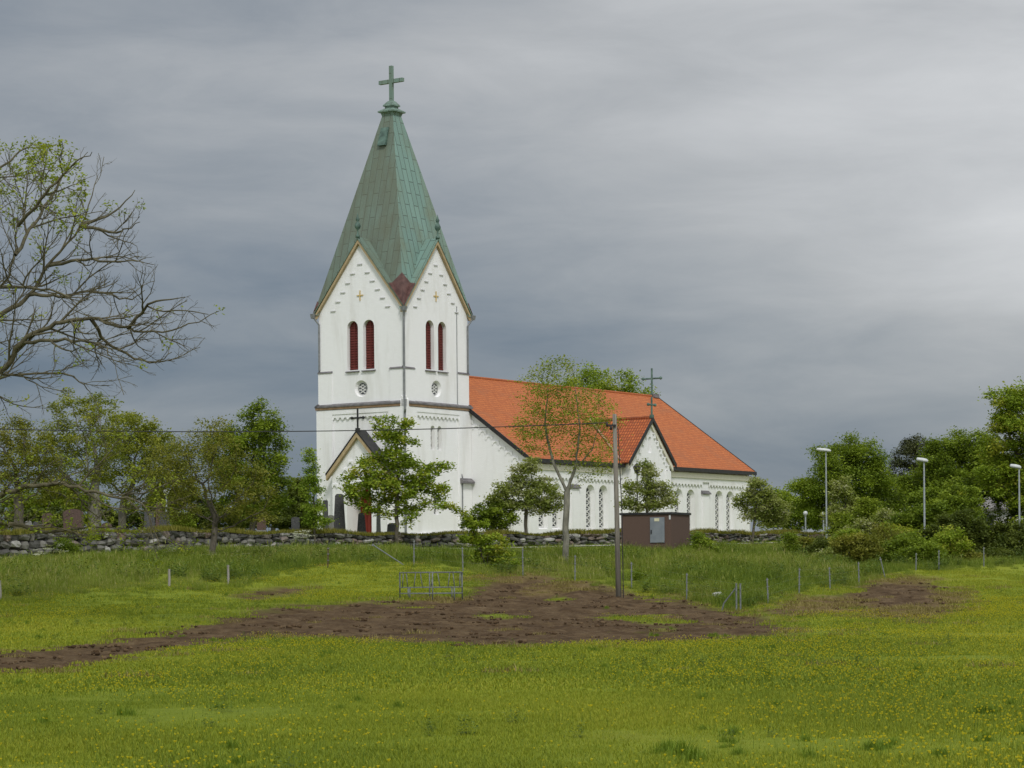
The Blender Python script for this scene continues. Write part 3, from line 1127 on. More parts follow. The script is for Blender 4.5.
for a, b in ((-.05, 20.95 - U0), (27.55 - U0, LN + .05)):
    m = MB()
    frNS.box(m, a, b, ZE - .90, ZE - .48, -.02, .24)
    m.build('cornice', M_CREAM, nave)

rf = MB()
OV = 0.42
th = 0.16


def roof_sheet(mb, a, b, c, d, t=th):
    """a,b,c,d top surface corners; thickness straight down"""
    a, b, c, d = (Vector(p) for p in (a, b, c, d))
    dn = Zv * t
    mb.hexa([a - dn, b - dn, c - dn, d - dn, a, b, c, d])


uo0, uo1 = U0 - .30, U1 + .35
zeo = ZE - slope * OV + .22
TRU, TRW, TRZ = 24.25, 3.25, 9.6
roof_sheet(rf, (uo0, VS - OV, zeo), (uo1, VS - OV, zeo), (uo1, VC, ZR + .2), (uo0, VC, ZR + .2))
roof_sheet(rf, (uo1, VN + OV, zeo), (uo0, VN + OV, zeo), (uo0, VC, ZR + .2), (uo1, VC, ZR + .2))
nroof = rf.build('nave_roof', M_TILE, church)
m = MB()
m.tube([(uo0, VC, ZR + .2), (uo1, VC, ZR + .2)], .13, 8)
m.build('ridge_tile', M_TILE, nroof)
for ue in (uo0 - .03, uo1 - .06):
    for v0 in (VS - OV, VN + OV):
        m = MB()
        a, b = Vector((ue, v0, zeo + .05)), Vector((ue, VC, ZR + .25))
        m.hexa([a - Zv * .36, a - Zv * .36 + Vector((.09, 0, 0)), b - Zv * .36 + Vector((.09, 0, 0)), b - Zv * .36,
                a, a + Vector((.09, 0, 0)), b + Vector((.09, 0, 0)), b])
        m.build('verge_flashing', M_BLACK, nroof)
for a, b in ((uo0, TRU - TRW - .05), (TRU + TRW + .05, uo1)):
    m = MB()
    m.box(a, b, VS - OV - .16, VS - OV + .02, zeo - .32, zeo - .02)
    m.build('gutter', M_BLACK, nroof)
m = MB()
m.tube([(uo1 - .1, VS - OV - .08, zeo - .2), (uo1 - .1, VS - OV - .1, zeo - .7), (U1 - .1, VS - .1, zeo - 1.2), (U1 - .1, VS - .1, 0)], .06, 8)
m.build('drainpipe', M_PIPE, nroof)


def iron_cross(parent, p, h, wd, r, M_, axis, zc=0.62):
    m = MB()
    p = Vector(p)
    ax = Vector(axis)
    m.box(-.13, .13, -.13, .13, -.15, .14, Matrix.Translation(p))
    m.tube([p, p + Zv * h], r, 8)
    q = p + Zv * h * zc
    m.tube([q - ax * wd / 2, q + ax * wd / 2], r * .9, 8)
    for e in (q - ax * wd / 2, q + ax * wd / 2):
        m.lathe([(.01, -r * 1.7), (r * 1.5, -r), (r * 1.8, 0), (r * 1.5, r), (.01, r * 1.7)], 8, e)
    return m.build('cross', M_, parent)


iron_cross(nroof, (uo1 - .9, VC, ZR + .3), 2.35, 1.8, .085, M_COPPER_DARK, (0, 1, 0))
m = MB()
m.box(-.45, .35, -.3, .3, -.1, .22, Matrix.Translation((uo1 - .5, VC, ZR + .2)))
m.build('ridge_end_cap', M_SLATE, nroof)

# ---- transept
VT = VS - .8
frT = Fr((TRU - TRW + .25, VT, 0), (1, 0, 0), (0, -1, 0))
WT = 2 * TRW - .5
tr = MB()
hT = arch(WT / 2, 1.2, 6.3, 1.5)
niche = arch(WT / 2, 7.0, 8.3, .42)
zeT = ZE - .1
tslope = (TRZ - ZE) / TRW
wall_panel(tr, frT, [(0, -.6), (WT, -.6), (WT, zeT), (WT / 2, TRZ - .3), (0, zeT)], [hT, niche], .35, .12)
lpn = shrink(niche, .12)
tr.face([tr.vert(frT.P(a, z, -.34)) for a, z in lpn])
tr.box(TRU - TRW + .25, TRU - TRW + .27, VT, VS, -.6, zeT)
tr.box(TRU + TRW - .27, TRU + TRW - .25, VT, VS, -.6, zeT)
for a, b in ((0.002, .7), (WT - .7, WT - .002)):
    frT.box(tr, a, b, -.6, zeT - .4, -.02, .12)
for k in range(5):
    for sg in (-1, 1):
        a = WT / 2 + sg * (.62 + .48 * k)
        zz = 8.2 - .62 * k
        frT.box(tr, a - .10, a + .10, zz - .02, zz + .42, -.02, .13)
        frT.box(tr, a - .22, a + .22, zz + .30, zz + .42, -.02, .135)
trans = tr.build('transept', M_WHITE, church)
lattice_window(trans, frT, shrink(hT, .12), -.35, bw=.07, pitch=.5)
m = MB()
for sg in (-1, 1):
    A = frT.P(WT / 2, TRZ - .02, 0)
    Fo = frT.P(WT / 2 + sg * (TRW + .05), ZE - .1, 0)
    n_ = frT.n
    dn = Zv * .42
    m.hexa([A - dn + n_ * .0, Fo - dn + n_ * .0, Fo - dn + n_ * .16, A - dn + n_ * .16, A, Fo, Fo + n_ * .16, A + n_ * .16])
m.build('raking_cornice', M_CREAM, trans)
m = MB()
for sg in (-1, 1):
    vb = VC - (ZR - TRZ) / slope + .35
    f = Vector((TRU, VT - .32, TRZ + .2))
    bk = Vector((TRU, vb, TRZ + .2))
    ff = Vector((TRU + sg * (TRW + .25), VT - .32, ZE + .08 - .02))
    fb = Vector((TRU + sg * (TRW + .25), VS - OV + .25, ZE + .08 - .02))
    pts = [ff, f, bk, fb] if sg < 0 else [f, ff, fb, bk]
    roof_sheet(m, *pts, t=.12)
troof = m.build('transept_roof', M_TILE_OLD, church)
for sg in (-1, 1):
    m = MB()
    a, b = Vector((TRU + sg * (TRW + .28), VT - .36, ZE + .08)), Vector((TRU, VT - .36, TRZ + .26))
    o2 = Vector((0, .1, 0))
    m.hexa([a - Zv * .36, b - Zv * .36, b - Zv * .36 + o2, a - Zv * .36 + o2, a, b, b + o2, a + o2])
    m.build('verge_flashing', M_BLACK, troof)
    m = MB()
    vb = VC - (ZR - TRZ) / slope
    a = Vector((TRU + sg * (TRW + .22), VS - OV + .2, ZE + .16))
    b = Vector((TRU, vb, TRZ + .36))
    m.tube([a + Zv * .05, b], .085, 6)
    m.build('valley_flashing', M_VALLEY if sg < 0 else M_SLATE, troof)
m = MB()
m.tube([(TRU, VT - .3, TRZ + .22), (TRU, VC - (ZR - TRZ) / slope + .3, TRZ + .22)], .12, 8)
m.build('ridge_tile', M_TILE_OLD, troof)
iron_cross(troof, (TRU, VT - .2, TRZ + .3), 1.55, 1.0, .08, M_COPPER_DARK, (1, 0, 0), .6)

# ---- porch
PD = 0.75
VP = VC - .46
frP = Fr((-PD, VP + 2.55, 0), (0, -1, 0), (-1, 0, 0))
WP = 5.1
ZPE, ZPA = 5.05, 8.1
pm = MB()
hd = arch(WP / 2, -.3, 4.1, 2.3)
wall_panel(pm, frP, [(0, -.6), (WP, -.6), (WP, ZPE), (WP / 2, ZPA - .35), (0, ZPE)], [hd], 1.5, .1)
pm.box(-PD, IN_L + .1, VP - 2.55, VP - 2.53, -.6, ZPE)
pm.box(-PD, IN_L + .1, VP + 2.53, VP + 2.55, -.6, ZPE)
for k in range(4):
    for sg in (-1, 1):
        a = WP / 2 + sg * (.75 + .5 * k)
        zz = 5.6 - .55 * k
        lp = [(a - .25, zz + .28), (a - .25, zz)] + [(a + .17 * math.cos(math.pi - math.pi * j / 6), zz + .17 * math.sin(math.pi * j / 6)) for j in range(7)] + [(a + .25, zz), (a + .25, zz + .28)]
        extrude(pm, frP, lp, 0, .1)
o, i = arch(WP / 2, -.3, 4.4, 2.9), arch(WP / 2, -.3, 4.25, 2.6)
for k in range(2, len(o) - 1):
    pm.hexa([frP.P(*o[k], 0), frP.P(*o[k + 1], 0), frP.P(*i[k + 1], 0), frP.P(*i[k], 0),
             frP.P(*o[k], .1), frP.P(*o[k + 1], .1), frP.P(*i[k + 1], .1), frP.P(*i[k], .1)])
porch = pm.build('porch', M_WHITE, church)
m = MB()
lp = shrink(hd, .1)
m.face([m.vert(frP.P(a, z, -1.49)) for a, z in lp])
for k in range(5):
    a = WP / 2 - .86 + .36 * k
    frP.box(m, a, a + .05, -.3, 3.2, -1.488, -1.45)
m.build('door', M_REDDOOR, porch)
m = MB()
for sg in (-1, 1):
    f = Vector((-PD - .3, VP, ZPA))
    bk = Vector((IN_L + .1, VP, ZPA))
    ff = Vector((-PD - .3, VP + sg * 2.95, ZPE - .05))
    fb = Vector((IN_L + .1, VP + sg * 2.95, ZPE - .05))
    pts = [f, ff, fb, bk] if sg > 0 else [ff, f, bk, fb]
    roof_sheet(m, *pts, t=.14)
proof = m.build('porch_roof', M_BLACK, church)
m = MB()
for sg in (-1, 1):
    A = Vector((-PD - .27, VP, ZPA - .15))
    Fo = Vector((-PD - .27, VP + sg * 2.92, ZPE - .20))
    dn = Zv * .36
    o2 = Vector((.27, 0, 0))
    m.hexa([A - dn, Fo - dn, Fo - dn + o2, A - dn + o2, A, Fo, Fo + o2, A + o2])
m.build('verge_board', M_OCHRE, proof)
iron_cross(proof, (-PD - .1, VP, ZPA + .02), 1.6, 1.05, .07, M_BLACK, (0, 1, 0), .56)


# ------------------------------------------------------------------ dry stone wall
def sphere_cube():
    pts = {}
    fs = []
    n = 2
    def vid(p):
        return pts.setdefault(tuple(np.round(p, 5)), len(pts))
    for ax in range(3):
        for sg in (-1, 1):
            for i in range(n):
                for j in range(n):
                    q = []
                    for (a, b) in ((i, j), (i + 1, j), (i + 1, j + 1), (i, j + 1)):
                        p = [0, 0, 0]
                        p[ax] = sg
                        p[(ax + 1) % 3] = a * 2 / n - 1
                        p[(ax + 2) % 3] = b * 2 / n - 1
                        q.append(vid(np.array(p, float)))
                    fs.append(q if sg > 0 else q[::-1])
    v = np.array(list(pts.keys()))
    v = v / (np.linalg.norm(v, axis=1, keepdims=True) ** 0.72)
    return v * 0.92, fs


SV, SF = sphere_cube()


def stone(mb, c, size, rng, rot=None, tone=None):
    v = SV * (1 + rng.uniform(-.18, .18, SV.shape)) * np.array(size) * .5
    a = rng.uniform(-.25, .25)
    R_ = np.array(Matrix.Rotation((rot or 0), 3, 'Z') @ Matrix.Rotation(a, 3, 'Y'))
    v = v @ R_.T + np.array(c)
    b = len(mb.v)
    mb.v.extend(map(tuple, v))
    mb.ct = rng.rand() if tone is None else tone
    for f in SF:
        mb.face([b + k for k in f])


def build_wall(name, label, tab, px0, px1, seed, pink=0.0):
    rng = np.random.RandomState(seed)
    pts = []
    for px in np.arange(px0, px1 + .1, 6.0):
        Yw = lerp_tab(tab, px, 1)
        g = ground_at(px, Yw - .6)
        top = zp(lerp_tab(tab, px, 3), Yw, px)
        pts.append((g.x, g.y + .3, g.z - .25, top))
    P = np.array(pts)
    seg = np.hypot(np.diff(P[:, 0]), np.diff(P[:, 1]))
    cum = np.concatenate([[0], np.cumsum(seg)])
    total = cum[-1]
    def at_s(s):
        x, y = np.interp(s, cum, P[:, 0]), np.interp(s, cum, P[:, 1])
        s2 = min(s + .5, total)
        s1 = max(s2 - 1, 0)
        ang = math.atan2(np.interp(s2, cum, P[:, 1]) - np.interp(s1, cum, P[:, 1]), np.interp(s2, cum, P[:, 0]) - np.interp(s1, cum, P[:, 0]))
        return x, y, np.interp(s, cum, P[:, 2]), np.interp(s, cum, P[:, 3]) + .10 * math.sin(s * .9) * math.sin(s * .37), ang
    root = thing(name, label, 'stone wall', (P[0, 0], P[0, 1], P[0, 2]))
    off = Vector(root.location)
    mb = MB()
    for row in range(5):
        s = rng.uniform(0, .3)
        while s < total:
            wd = rng.uniform(.35, .95) * (1 if row else 1.2)
            x, y, z0, z1, ang = at_s(min(s + wd / 2, total))
            hh = (z1 - z0) / 4.2
            z = z0 + hh * (row + .5) + rng.uniform(-.08, .08)
            if z < z1 - .02:
                tone = rng.choice([rng.uniform(.1, .6), rng.uniform(.62, .82), rng.uniform(.85, 1.0)], p=[.74 - pink, .14 + pink, .12])
                stone(mb, (x - off.x + rng.uniform(-.05, .05), y - off.y - .22 + rng.uniform(-.1, .08), z - off.z), (wd * 1.12, .8, hh * rng.uniform(1.05, 1.45)), rng, ang, tone)
            s += wd
    o = mb.build('stone_course', M_STONE, root, uv=False, tone=True)
    core = MB()
    ids = []
    n = int(total / 1.0)
    for k in range(n + 1):
        x, y, z0, z1, ang = at_s(total * k / n)
        nn = Vector((-math.sin(ang), math.cos(ang), 0))
        q = Vector((x, y, 0)) - Vector((off.x, off.y, 0))
        zb, ztp = z0 - off.z - .2, z1 - off.z - .08
        ids.append([core.vert(q - nn * .18 + Zv * zb), core.vert(q - nn * .15 + Zv * ztp), core.vert(q + nn * 1.0 + Zv * ztp), core.vert(q + nn * 1.1 + Zv * zb)])
    for a, b in zip(ids, ids[1:]):
        for k in range(3):
            core.face((a[k], b[k], b[k + 1], a[k + 1]))
    core.build('earth_core', M_CORE, root, uv=False)
    # moss and grass growing along the top
    t = MB()
    for k in range(int(total * 420)):
        s = rng.rand() * total
        x, y, z0, z1, ang = at_s(s)
        nn = Vector((-math.sin(ang), math.cos(ang), 0))
        clump = .55 + .45 * math.sin(s * .7 + 2 * math.sin(s * .23))
        h = rng.uniform(.10, .36) * (0.5 + .7 * clump)
        q = Vector((x - off.x, y - off.y, z1 - off.z - .10)) + nn * rng.uniform(-.62, .8)
        dx = Vector((rng.uniform(-1, 1), rng.uniform(-1, 1), 0)) * .035
        tip = q + Vector((rng.uniform(-.12, .12), rng.uniform(-.16, .08), h))
        t.ct = min(1, max(0, rng.normal(.55, .22)))
        t.poly([q - dx, q + dx, tip])
    if total > 0:
        t.build('turf_cap', tone_mat('wall_turf', [(0, (.085, .105, .012)), (.5, (.165, .165, .022)), (1, (.27, .235, .06))], .8, .2) if 'wall_turf' not in MATS else MATS['wall_turf'], root, uv=False, tone=True)
    return root


build_wall('stone_wall', 'long mossy dry stone wall of grey field stones in front of the churchyard', WALL, -120, 478, 4)
build_wall('stone_wall', 'low grey stone wall along the gravel path under the nave windows', WALL, 480, 838, 8, .1)


# ------------------------------------------------------------------ trees
def colonize(starts, attr, step, di, dk, rng, iters=120, jit=0.25, trop=0.0):
    """starts: list of polylines, the first one the trunk, others forking off an earlier node.  Returns positions and parents."""
    pos, par = [], []
    for pl in starts:
        prev = -1
        if pos:
            A = np.array(pos)
            prev = int(np.argmin(np.linalg.norm(A - np.array(pl[0]), axis=1)))
            pl = [pos[prev]] + list(pl[1:])
        pts = [np.array(p, float) for p in pl]
        for k in range(len(pts) - 1):
            n = max(1, int(np.linalg.norm(pts[k + 1] - pts[k]) / step))
            for j in range(n + 1):
                if j == 0 and (k > 0 or prev >= 0):
                    continue
                p = pts[k] + (pts[k + 1] - pts[k]) * j / n
                if 0 < j < n:
                    p = p + rng.normal(0, step * .05, 3)
                pos.append(p)
                par.append(prev)
                prev = len(pos) - 1
    pos = [np.array(p) for p in pos]
    A = np.asarray(attr)
    P = np.array(pos)
    nd = np.full(len(A), 1e9)
    ni = np.zeros(len(A), int)
    alive = np.ones(len(A), bool)

    def update(first):
        Q = np.array(pos[first:])
        for c in range(0, len(Q), 400):
            D = np.linalg.norm(A[:, None, :] - Q[None, c:c + 400, :], axis=2)
            k = D.argmin(1)
            dm = D[np.arange(len(A)), k]
            b = dm < nd
            nd[b] = dm[b]
            ni[b] = k[b] + first + c
    update(0)
    alive &= nd > dk
    used = {}
    for it in range(iters):
        act = alive & (nd < di)
        if not act.any():
            if not alive.any() or di > 1e5:
                break
            di *= 1.5
            continue
        first = len(pos)
        sel = np.where(act)[0]
        acc = {}
        for a in sel:
            d = A[a] - pos[ni[a]]
            acc.setdefault(ni[a], []).append(d / (np.linalg.norm(d) + 1e-9))
        for i, ds in acc.items():
            if used.get(i, 0) >= 4:
                continue
            used[i] = used.get(i, 0) + 1
            d = np.mean(ds, 0)
            d = d / (np.linalg.norm(d) + 1e-9) + rng.normal(0, jit, 3) + np.array([0, 0, trop])
            d /= np.linalg.norm(d) + 1e-9
            pos.append(pos[i] + d * step)
            par.append(i)
        if len(pos) == first:
            break
        update(first)
        alive &= nd > dk
        if len(pos) > 15000:
            break
    return np.array(pos), np.array(par)


def radii(par, tip, expo, rmax=None, thin=0.0):
    n = len(par)
    acc = np.zeros(n)
    r = np.zeros(n)
    for i in range(n - 1, -1, -1):
        r[i] = tip if acc[i] == 0 else acc[i] ** (1 / expo)
        if par[i] >= 0:
            acc[par[i]] += r[i] ** expo
    if rmax and r[0] > 0:
        # keep the tips, scale the bole
        k = math.log(rmax / tip) / math.log(max(r[0] / tip, 1.01))
        r = tip * (r / tip) ** k
        r = np.maximum(rmax * (r / rmax) ** (1 + thin), tip * .75)
    return r


def branch_mesh(mb, pos, par, r, off, minr=0.0):
    n = len(pos)
    kids = [[] for _ in range(n)]
    for i in range(n):
        if par[i] >= 0:
            kids[par[i]].append(i)
    for k in kids:
        k.sort(key=lambda q: -r[q])
    starts = [(i, -1) for i in range(n) if par[i] < 0]
    while starts:
        i, p = starts.pop()
        chain, rad = [], []
        if p >= 0:
            chain.append(pos[p] - off)
            rad.append(min(r[i] * 1.15, r[p]))
        while True:
            chain.append(pos[i] - off)
            rad.append(r[i])
            for q in kids[i][1:]:
                starts.append((q, i))
            if not kids[i]:
                break
            i = kids[i][0]
        if len(chain) < 2:
            continue
        rm = max(rad)
        if rm < minr:
            continue
        rad[-1] *= .5
        mb.tube(chain, rad, 9 if rm > .2 else 6 if rm > .07 else 4 if rm > .03 else 3, cap=False)


def leaf_mesh(name, centers, size, rng, m, parent, tones, flat=0.45, aspect=.55):
    n = len(centers)
    c = np.asarray(centers)
    th = rng.uniform(0, 2 * np.pi, n)
    ph = rng.normal(0, flat, n)
    L = size * rng.uniform(.65, 1.35, n)
    d = np.stack([np.cos(th) * np.cos(ph), np.sin(th) * np.cos(ph), np.sin(ph)], 1)
    up = np.stack([rng.normal(0, .7, n), rng.normal(0, .7, n), np.ones(n)], 1)
    s = np.cross(d, up)
    s /= np.linalg.norm(s, axis=1, keepdims=True) + 1e-9
    Lc = L[:, None]
    v = np.stack([c - d * Lc * .5, c + s * Lc * aspect * .5 - d * Lc * .05, c + d * Lc * .5, c - s * Lc * aspect * .5 - d * Lc * .05], 1).reshape(-1, 3)
    me = bpy.data.meshes.new(name)
    me.vertices.add(4 * n)
    me.vertices.foreach_set('co', v.ravel())
    me.loops.add(4 * n)
    me.loops.foreach_set('vertex_index', np.arange(4 * n))
    me.polygons.add(n)
    me.polygons.foreach_set('loop_start', np.arange(0, 4 * n, 4))
    me.polygons.foreach_set('loop_total', np.full(n, 4))
    me.update(calc_edges=True)
    a = me.attributes.new('tone', 'FLOAT', 'FACE')
    a.data.foreach_set('value', np.clip(tones, 0, 1).astype(np.float32))
    me.materials.append(m)
    return link(bpy.data.objects.new(name, me), parent)


def ellipsoid_points(crowns, Y, n, rng, depth=1.0, shell=2.2):
    """points in crown lobes surveyed as (px, py, rx, ry[, dY])"""
    vol = np.array([c[2] * c[3] * (c[2] + c[3]) for c in crowns], float) ** .8
    cnt = np.maximum(1, (n * vol / vol.sum()).astype(int))
    out = []
    for c, k in zip(crowns, cnt):
        p = rng.normal(0, 1, (k, 3))
        p /= np.linalg.norm(p, axis=1, keepdims=True)
        p *= rng.rand(k, 1) ** (1 / shell)
        dY = c[4] if len(c) > 4 else 0
        o = at(c[0], c[1], Y + dY)
        s = (Y + dY) / 2400
        rad = np.array([c[2] * s, min(c[2], max(c[3], c[2] * .6)) * s * depth, c[3] * s])
        out.append(p * rad + np.array(o))
    return np.concatenate(out)


def tree(name, label, cat, px, Y, crowns, leaf, seed, trunk_top=None, n_attr=260, step=.45, leaves=7000, size=.22, r0=.18, bark=BARK,
         tip=.012, group=None, lean=None, sigma=.32, thr=.035, tone_sd=.17, depth=1.0, parts=('trunk', 'crown'), shell=2.2, jit=.25, trop=0.05, stems=None,
         base_dz=-.15, tuft=None, flat=.45, aspect=.55, clump_sd=.22, extra=None, thin=.12):
    leaves = int(leaves * 2.7)
    size *= .92
    rng = np.random.RandomState(seed)
    g = ground_at(px, Y, base_dz)
    root = thing(name, label, cat, g, 0, group)
    off = np.array(g)
    attr = ellipsoid_points(crowns, Y, n_attr, rng, depth, shell)
    attr = attr[attr[:, 2] > g.z + .25]
    starts = []
    if stems:
        for (sx, sy) in stems:
            q = at(sx, sy, Y)
            q.y += rng.uniform(-.5, .5)
            mid = g.lerp(q, .5) + Vector((rng.normal(0, .1), rng.normal(0, .1), 0))
            starts.append([g, mid, q])
    else:
        tx, ty = trunk_top or (crowns[0][0], crowns[0][1] + crowns[0][3] * .6)
        q = at(tx, ty, Y)
        mid = g.lerp(q, .5) + Vector(((lean or 0), 0, 0)) + Vector((rng.normal(0, .06), rng.normal(0, .06), 0))
        starts.append([g, mid, q])
    if extra:
        for pl in extra:
            starts.append([at(a, b, Y + (c if c else 0)) for a, b, c in pl])
    pos, par = colonize(starts, attr, step, step * 5, step * 1.2, rng, jit=jit, trop=trop)
    r = radii(par, tip, 2.3, r0, thin)
    mb = MB()
    branch_mesh(mb, pos, par, r, off)
    mb.build(parts[0], bark, root, smooth=True, uv=False)
    if leaves:
        has_kid = np.zeros(len(par), bool)
        has_kid[par[par >= 0]] = True
        cand = np.where((r < thr) & (np.arange(len(par)) > 3))[0]
        ends = np.where(~has_kid)[0]
        w_ = np.where(has_kid[cand], 1.0, 2.2)
        if tuft:
            cand = ends if tuft >= 1 else rng.choice(ends, max(3, int(len(ends) * tuft)), replace=False)
            w_ = np.ones(len(cand))
        clump = rng.normal(0, clump_sd, len(par))
        pick = rng.choice(cand, leaves, p=w_ / w_.sum())
        cen_ = pos[pick] - off + rng.normal(0, sigma, (leaves, 3)) * np.array([1, 1, .62])
        ok = cen_[:, 2] > .05
        tones = .48 + clump[pick] + rng.normal(0, tone_sd, leaves)
        leaf_mesh(parts[1], cen_[ok], size, rng, leaf, root, tones[ok], flat, aspect)
    return root


def bush(name, label, cat, px, Y, crowns, leaf, seed, **kw):
    rng = np.random.RandomState(seed + 500)
    st = [(c[0] + rng.uniform(-.4, .4) * c[2], c[1] + c[3] * rng.uniform(-.2, .5)) for c in crowns for _ in range(3)]
    d = dict(stems=st, n_attr=140, step=.28, leaves=2600, size=.15, r0=.05, tip=.008, sigma=.2, parts=('stem', 'foliage'), thr=.03)
    d.update(kw)
    return tree(name, label, cat, px, Y, crowns, leaf, seed, **d)


# --- the big, almost bare tree reaching in from the left
def bare_tree():
    rng = np.random.RandomState(12)
    Y = 80
    g = ground_at(-150, Y, -.2)
    root = thing('bare_tree', 'large nearly leafless spreading tree reaching in over the pasture, few young leaf tufts', 'tree', g)
    off = np.array(g)
    trunk = [at(-150, 640, Y), at(-146, 560, Y), at(-140, 500, Y), at(-128, 440, Y), at(-112, 380, Y), at(-95, 310, Y + 1), at(-80, 240, Y + 1), at(-70, 180, Y)]
    trunk[0] = g
    limbs = [
        [(-112, 380, 0), (-60, 375, -1), (0, 371, -1.5), (22, 342, -2), (55, 324, -2.5), (91, 319, -3), (128, 328, -3), (171, 331, -3.2), (219, 311, -3.5)],
        [(-95, 310, 1), (-45, 330, 1.5), (0, 317, 1.5), (29, 295, 2), (47, 266, 2), (80, 226, 2), (98, 175, 2.5)],
        [(-95, 310, 1), (-60, 300, 0), (0, 287, -1), (15, 255, -1), (18, 226, -1), (36, 175, -1)],
        [(22, 342, -2), (66, 340, -3), (100, 345, -4), (118, 365, -4.5)],
        [(-112, 380, 0), (-50, 395, 1), (0, 377, 1.5), (56, 373, 2), (80, 381, 2), (95, 400, 2.2)],
        [(-140, 500, 0), (-60, 505, -1), (0, 495, -2), (31, 486, -2.5), (62, 485, -3), (103, 494, -3), (141, 504, -3.5), (160, 545, -3.7)],
        [(-140, 500, 0), (-90, 520, -1), (0, 524, -1.5), (47, 531, -1.5), (85, 528, -1.5), (125, 528, -1.5)],
        [(29, 295, 2), (60, 296, 2), (95, 292, 3), (130, 300, 4), (145, 290, 4)],
        [(47, 266, 2), (85, 260, 1), (120, 262, 0), (146, 258, 0)],
        [(80, 226, 2), (110, 215, 3), (135, 190, 3)],
        [(0, 287, -1), (40, 290, -4), (90, 300, -5)],
        [(-112, 380, 0), (-170, 330, 1), (-250, 290, 0), (-320, 300, -1)],
        [(-95, 310, 1), (-150, 250, -2), (-210, 190, -2)],
        [(-128, 440, 0), (-210, 420, 2), (-300, 430, 2)],
        [(-80, 240, 1), (-40, 210, 3), (0, 165, 4)],
        [(18, 226, -1), (45, 195, -2), (72, 165, -2.5), (92, 152, -3)],
        [(15, 255, -1), (40, 215, 1), (62, 178, 2), (75, 150, 2.5)],
        [(-40, 210, 3), (-10, 180, 2), (20, 152, 2), (38, 144, 2)],
        [(80, 226, 2), (115, 232, 1), (140, 222, .5)],
        [(128, 328, -3), (150, 305, -4), (185, 297, -4.5)],
        [(91, 319, -3), (110, 345, -2), (150, 362, -1.5), (172, 352, -1.5)],
    ]
    outline = [(-420, 420), (-380, 300), (-300, 200), (-200, 150), (-60, 130), (0, 142), (60, 140), (98, 150), (125, 168), (148, 182), (132, 205), (145, 250), (150, 268), (138, 285),
               (185, 290), (220, 310), (190, 345), (165, 372), (120, 388), (60, 392), (-40, 420), (-200, 470)]
    mb = MB()
    ends = []

    def inside(p):
        sx = CX + p[0] * F / p[1]
        sy = HZ - (p[2] - EYE) * F / p[1]
        if sx < -40 or sy > 400:
            return True
        return bool(in_poly(np.array([sx]), np.array([sy]), outline)[0] > -4)

    def smooth(pts, n=5):
        P = [np.array(p, float) for p in pts]
        P = [2 * P[0] - P[1]] + P + [2 * P[-1] - P[-2]]
        out = []
        for k in range(1, len(P) - 2):
            for q in np.arange(n) / n:
                a, b, c, d = P[k - 1:k + 3]
                out.append(.5 * (2 * b + (c - a) * q + (2 * a - 5 * b + 4 * c - d) * q * q + (3 * b - a - 3 * c + d) * q ** 3))
        out.append(P[-2])
        return out

    def grow(pts, r0, r1, lvl):
        """one bough with its side shoots fanning forwards and up"""
        n = len(pts)
        mb.tube([Vector(p - off) for p in pts], [r0 + (r1 - r0) * k / (n - 1) for k in range(n)], (9, 6, 4, 3)[lvl] if r0 < .2 else 12, cap=False)
        if lvl == 3:
            ends.append(pts[-1])
            return
        seg = [np.linalg.norm(pts[k + 1] - pts[k]) for k in range(n - 1)]
        cum = np.concatenate([[0], np.cumsum(seg)])
        L = cum[-1]
        gap = (.54, .31, .16)[lvl]
        s_ = gap * rng.uniform(.8, 1.6) + (.0 if lvl else L * .12)
        side = rng.rand() * 6.28
        while s_ < L:
            k = min(int(np.searchsorted(cum, s_)) - 1, n - 2)
            q = (s_ - cum[k]) / max(seg[k], 1e-6)
            p = pts[k] + (pts[k + 1] - pts[k]) * q
            d = (pts[k + 1] - pts[k]) / max(seg[k], 1e-6)
            u = np.cross(d, [0.3, 1, .2])
            u /= np.linalg.norm(u) + 1e-9
            v = np.cross(d, u)
            side += 2.4 + rng.normal(0, .5)
            ang = rng.uniform(.5, .95)
            nd = d * math.cos(ang) + (u * math.cos(side) + v * math.sin(side)) * math.sin(ang)
            f = s_ / L
            ln = ((2.5, 1.05, .36)[lvl]) * rng.uniform(.55, 1.25) * (1.15 - .55 * f)
            m = (7, 5, 3)[lvl]
            c = [p]
            for t in range(m):
                nd = nd + rng.normal(0, (.13, .16, .18)[lvl], 3) + np.array([0, 0, .06]) + d * .05
                nd /= np.linalg.norm(nd)
                c.append(c[-1] + nd * ln / m)
            if inside(c[-1]):
                rr = (r0 + (r1 - r0) * f)
                grow(c, min(rr * .72, (.042, .018, .0075)[lvl]), (.011, .0065, .0035)[lvl], lvl + 1)
            s_ += gap * rng.uniform(.6, 1.45)
        ends.append(pts[-1])

    grow(smooth([tuple(p) for p in trunk]), .52, .16, 0)
    for k, l in enumerate(limbs):
        pts = smooth([tuple(at(a, b, Y + c)) for a, b, c in l])
        pts = [p + rng.normal(0, .03, 3) * (0 < q < len(pts) - 1) for q, p in enumerate(pts)]
        big = k in (0, 1, 5, 6, 11, 12, 13)
        grow(pts, .125 if big else .065, .011, 0)
    mb.build('trunk', BARK_MOSS, root, smooth=True, uv=False)
    ends = np.array(ends)
    # tufts of young leaf, mostly high and to the left, and on the low boughs
    px_e = CX + ends[:, 0] * F / ends[:, 1]
    wgt = np.where(ends[:, 2] > 13.5, 2.2, .22) * np.where(px_e < 90, 1.6, .2)
    wgt = np.where(ends[:, 2] < 7, 2.4, wgt)
    sel = rng.choice(len(ends), 640, p=wgt / wgt.sum())
    pts, tn = [], []
    for i in sel:
        k = rng.randint(8, 24)
        pts.append(ends[i] - off + rng.normal(0, .11, (k, 3)))
        tn.append(rng.normal(.5, .18) + rng.normal(0, .15, k))
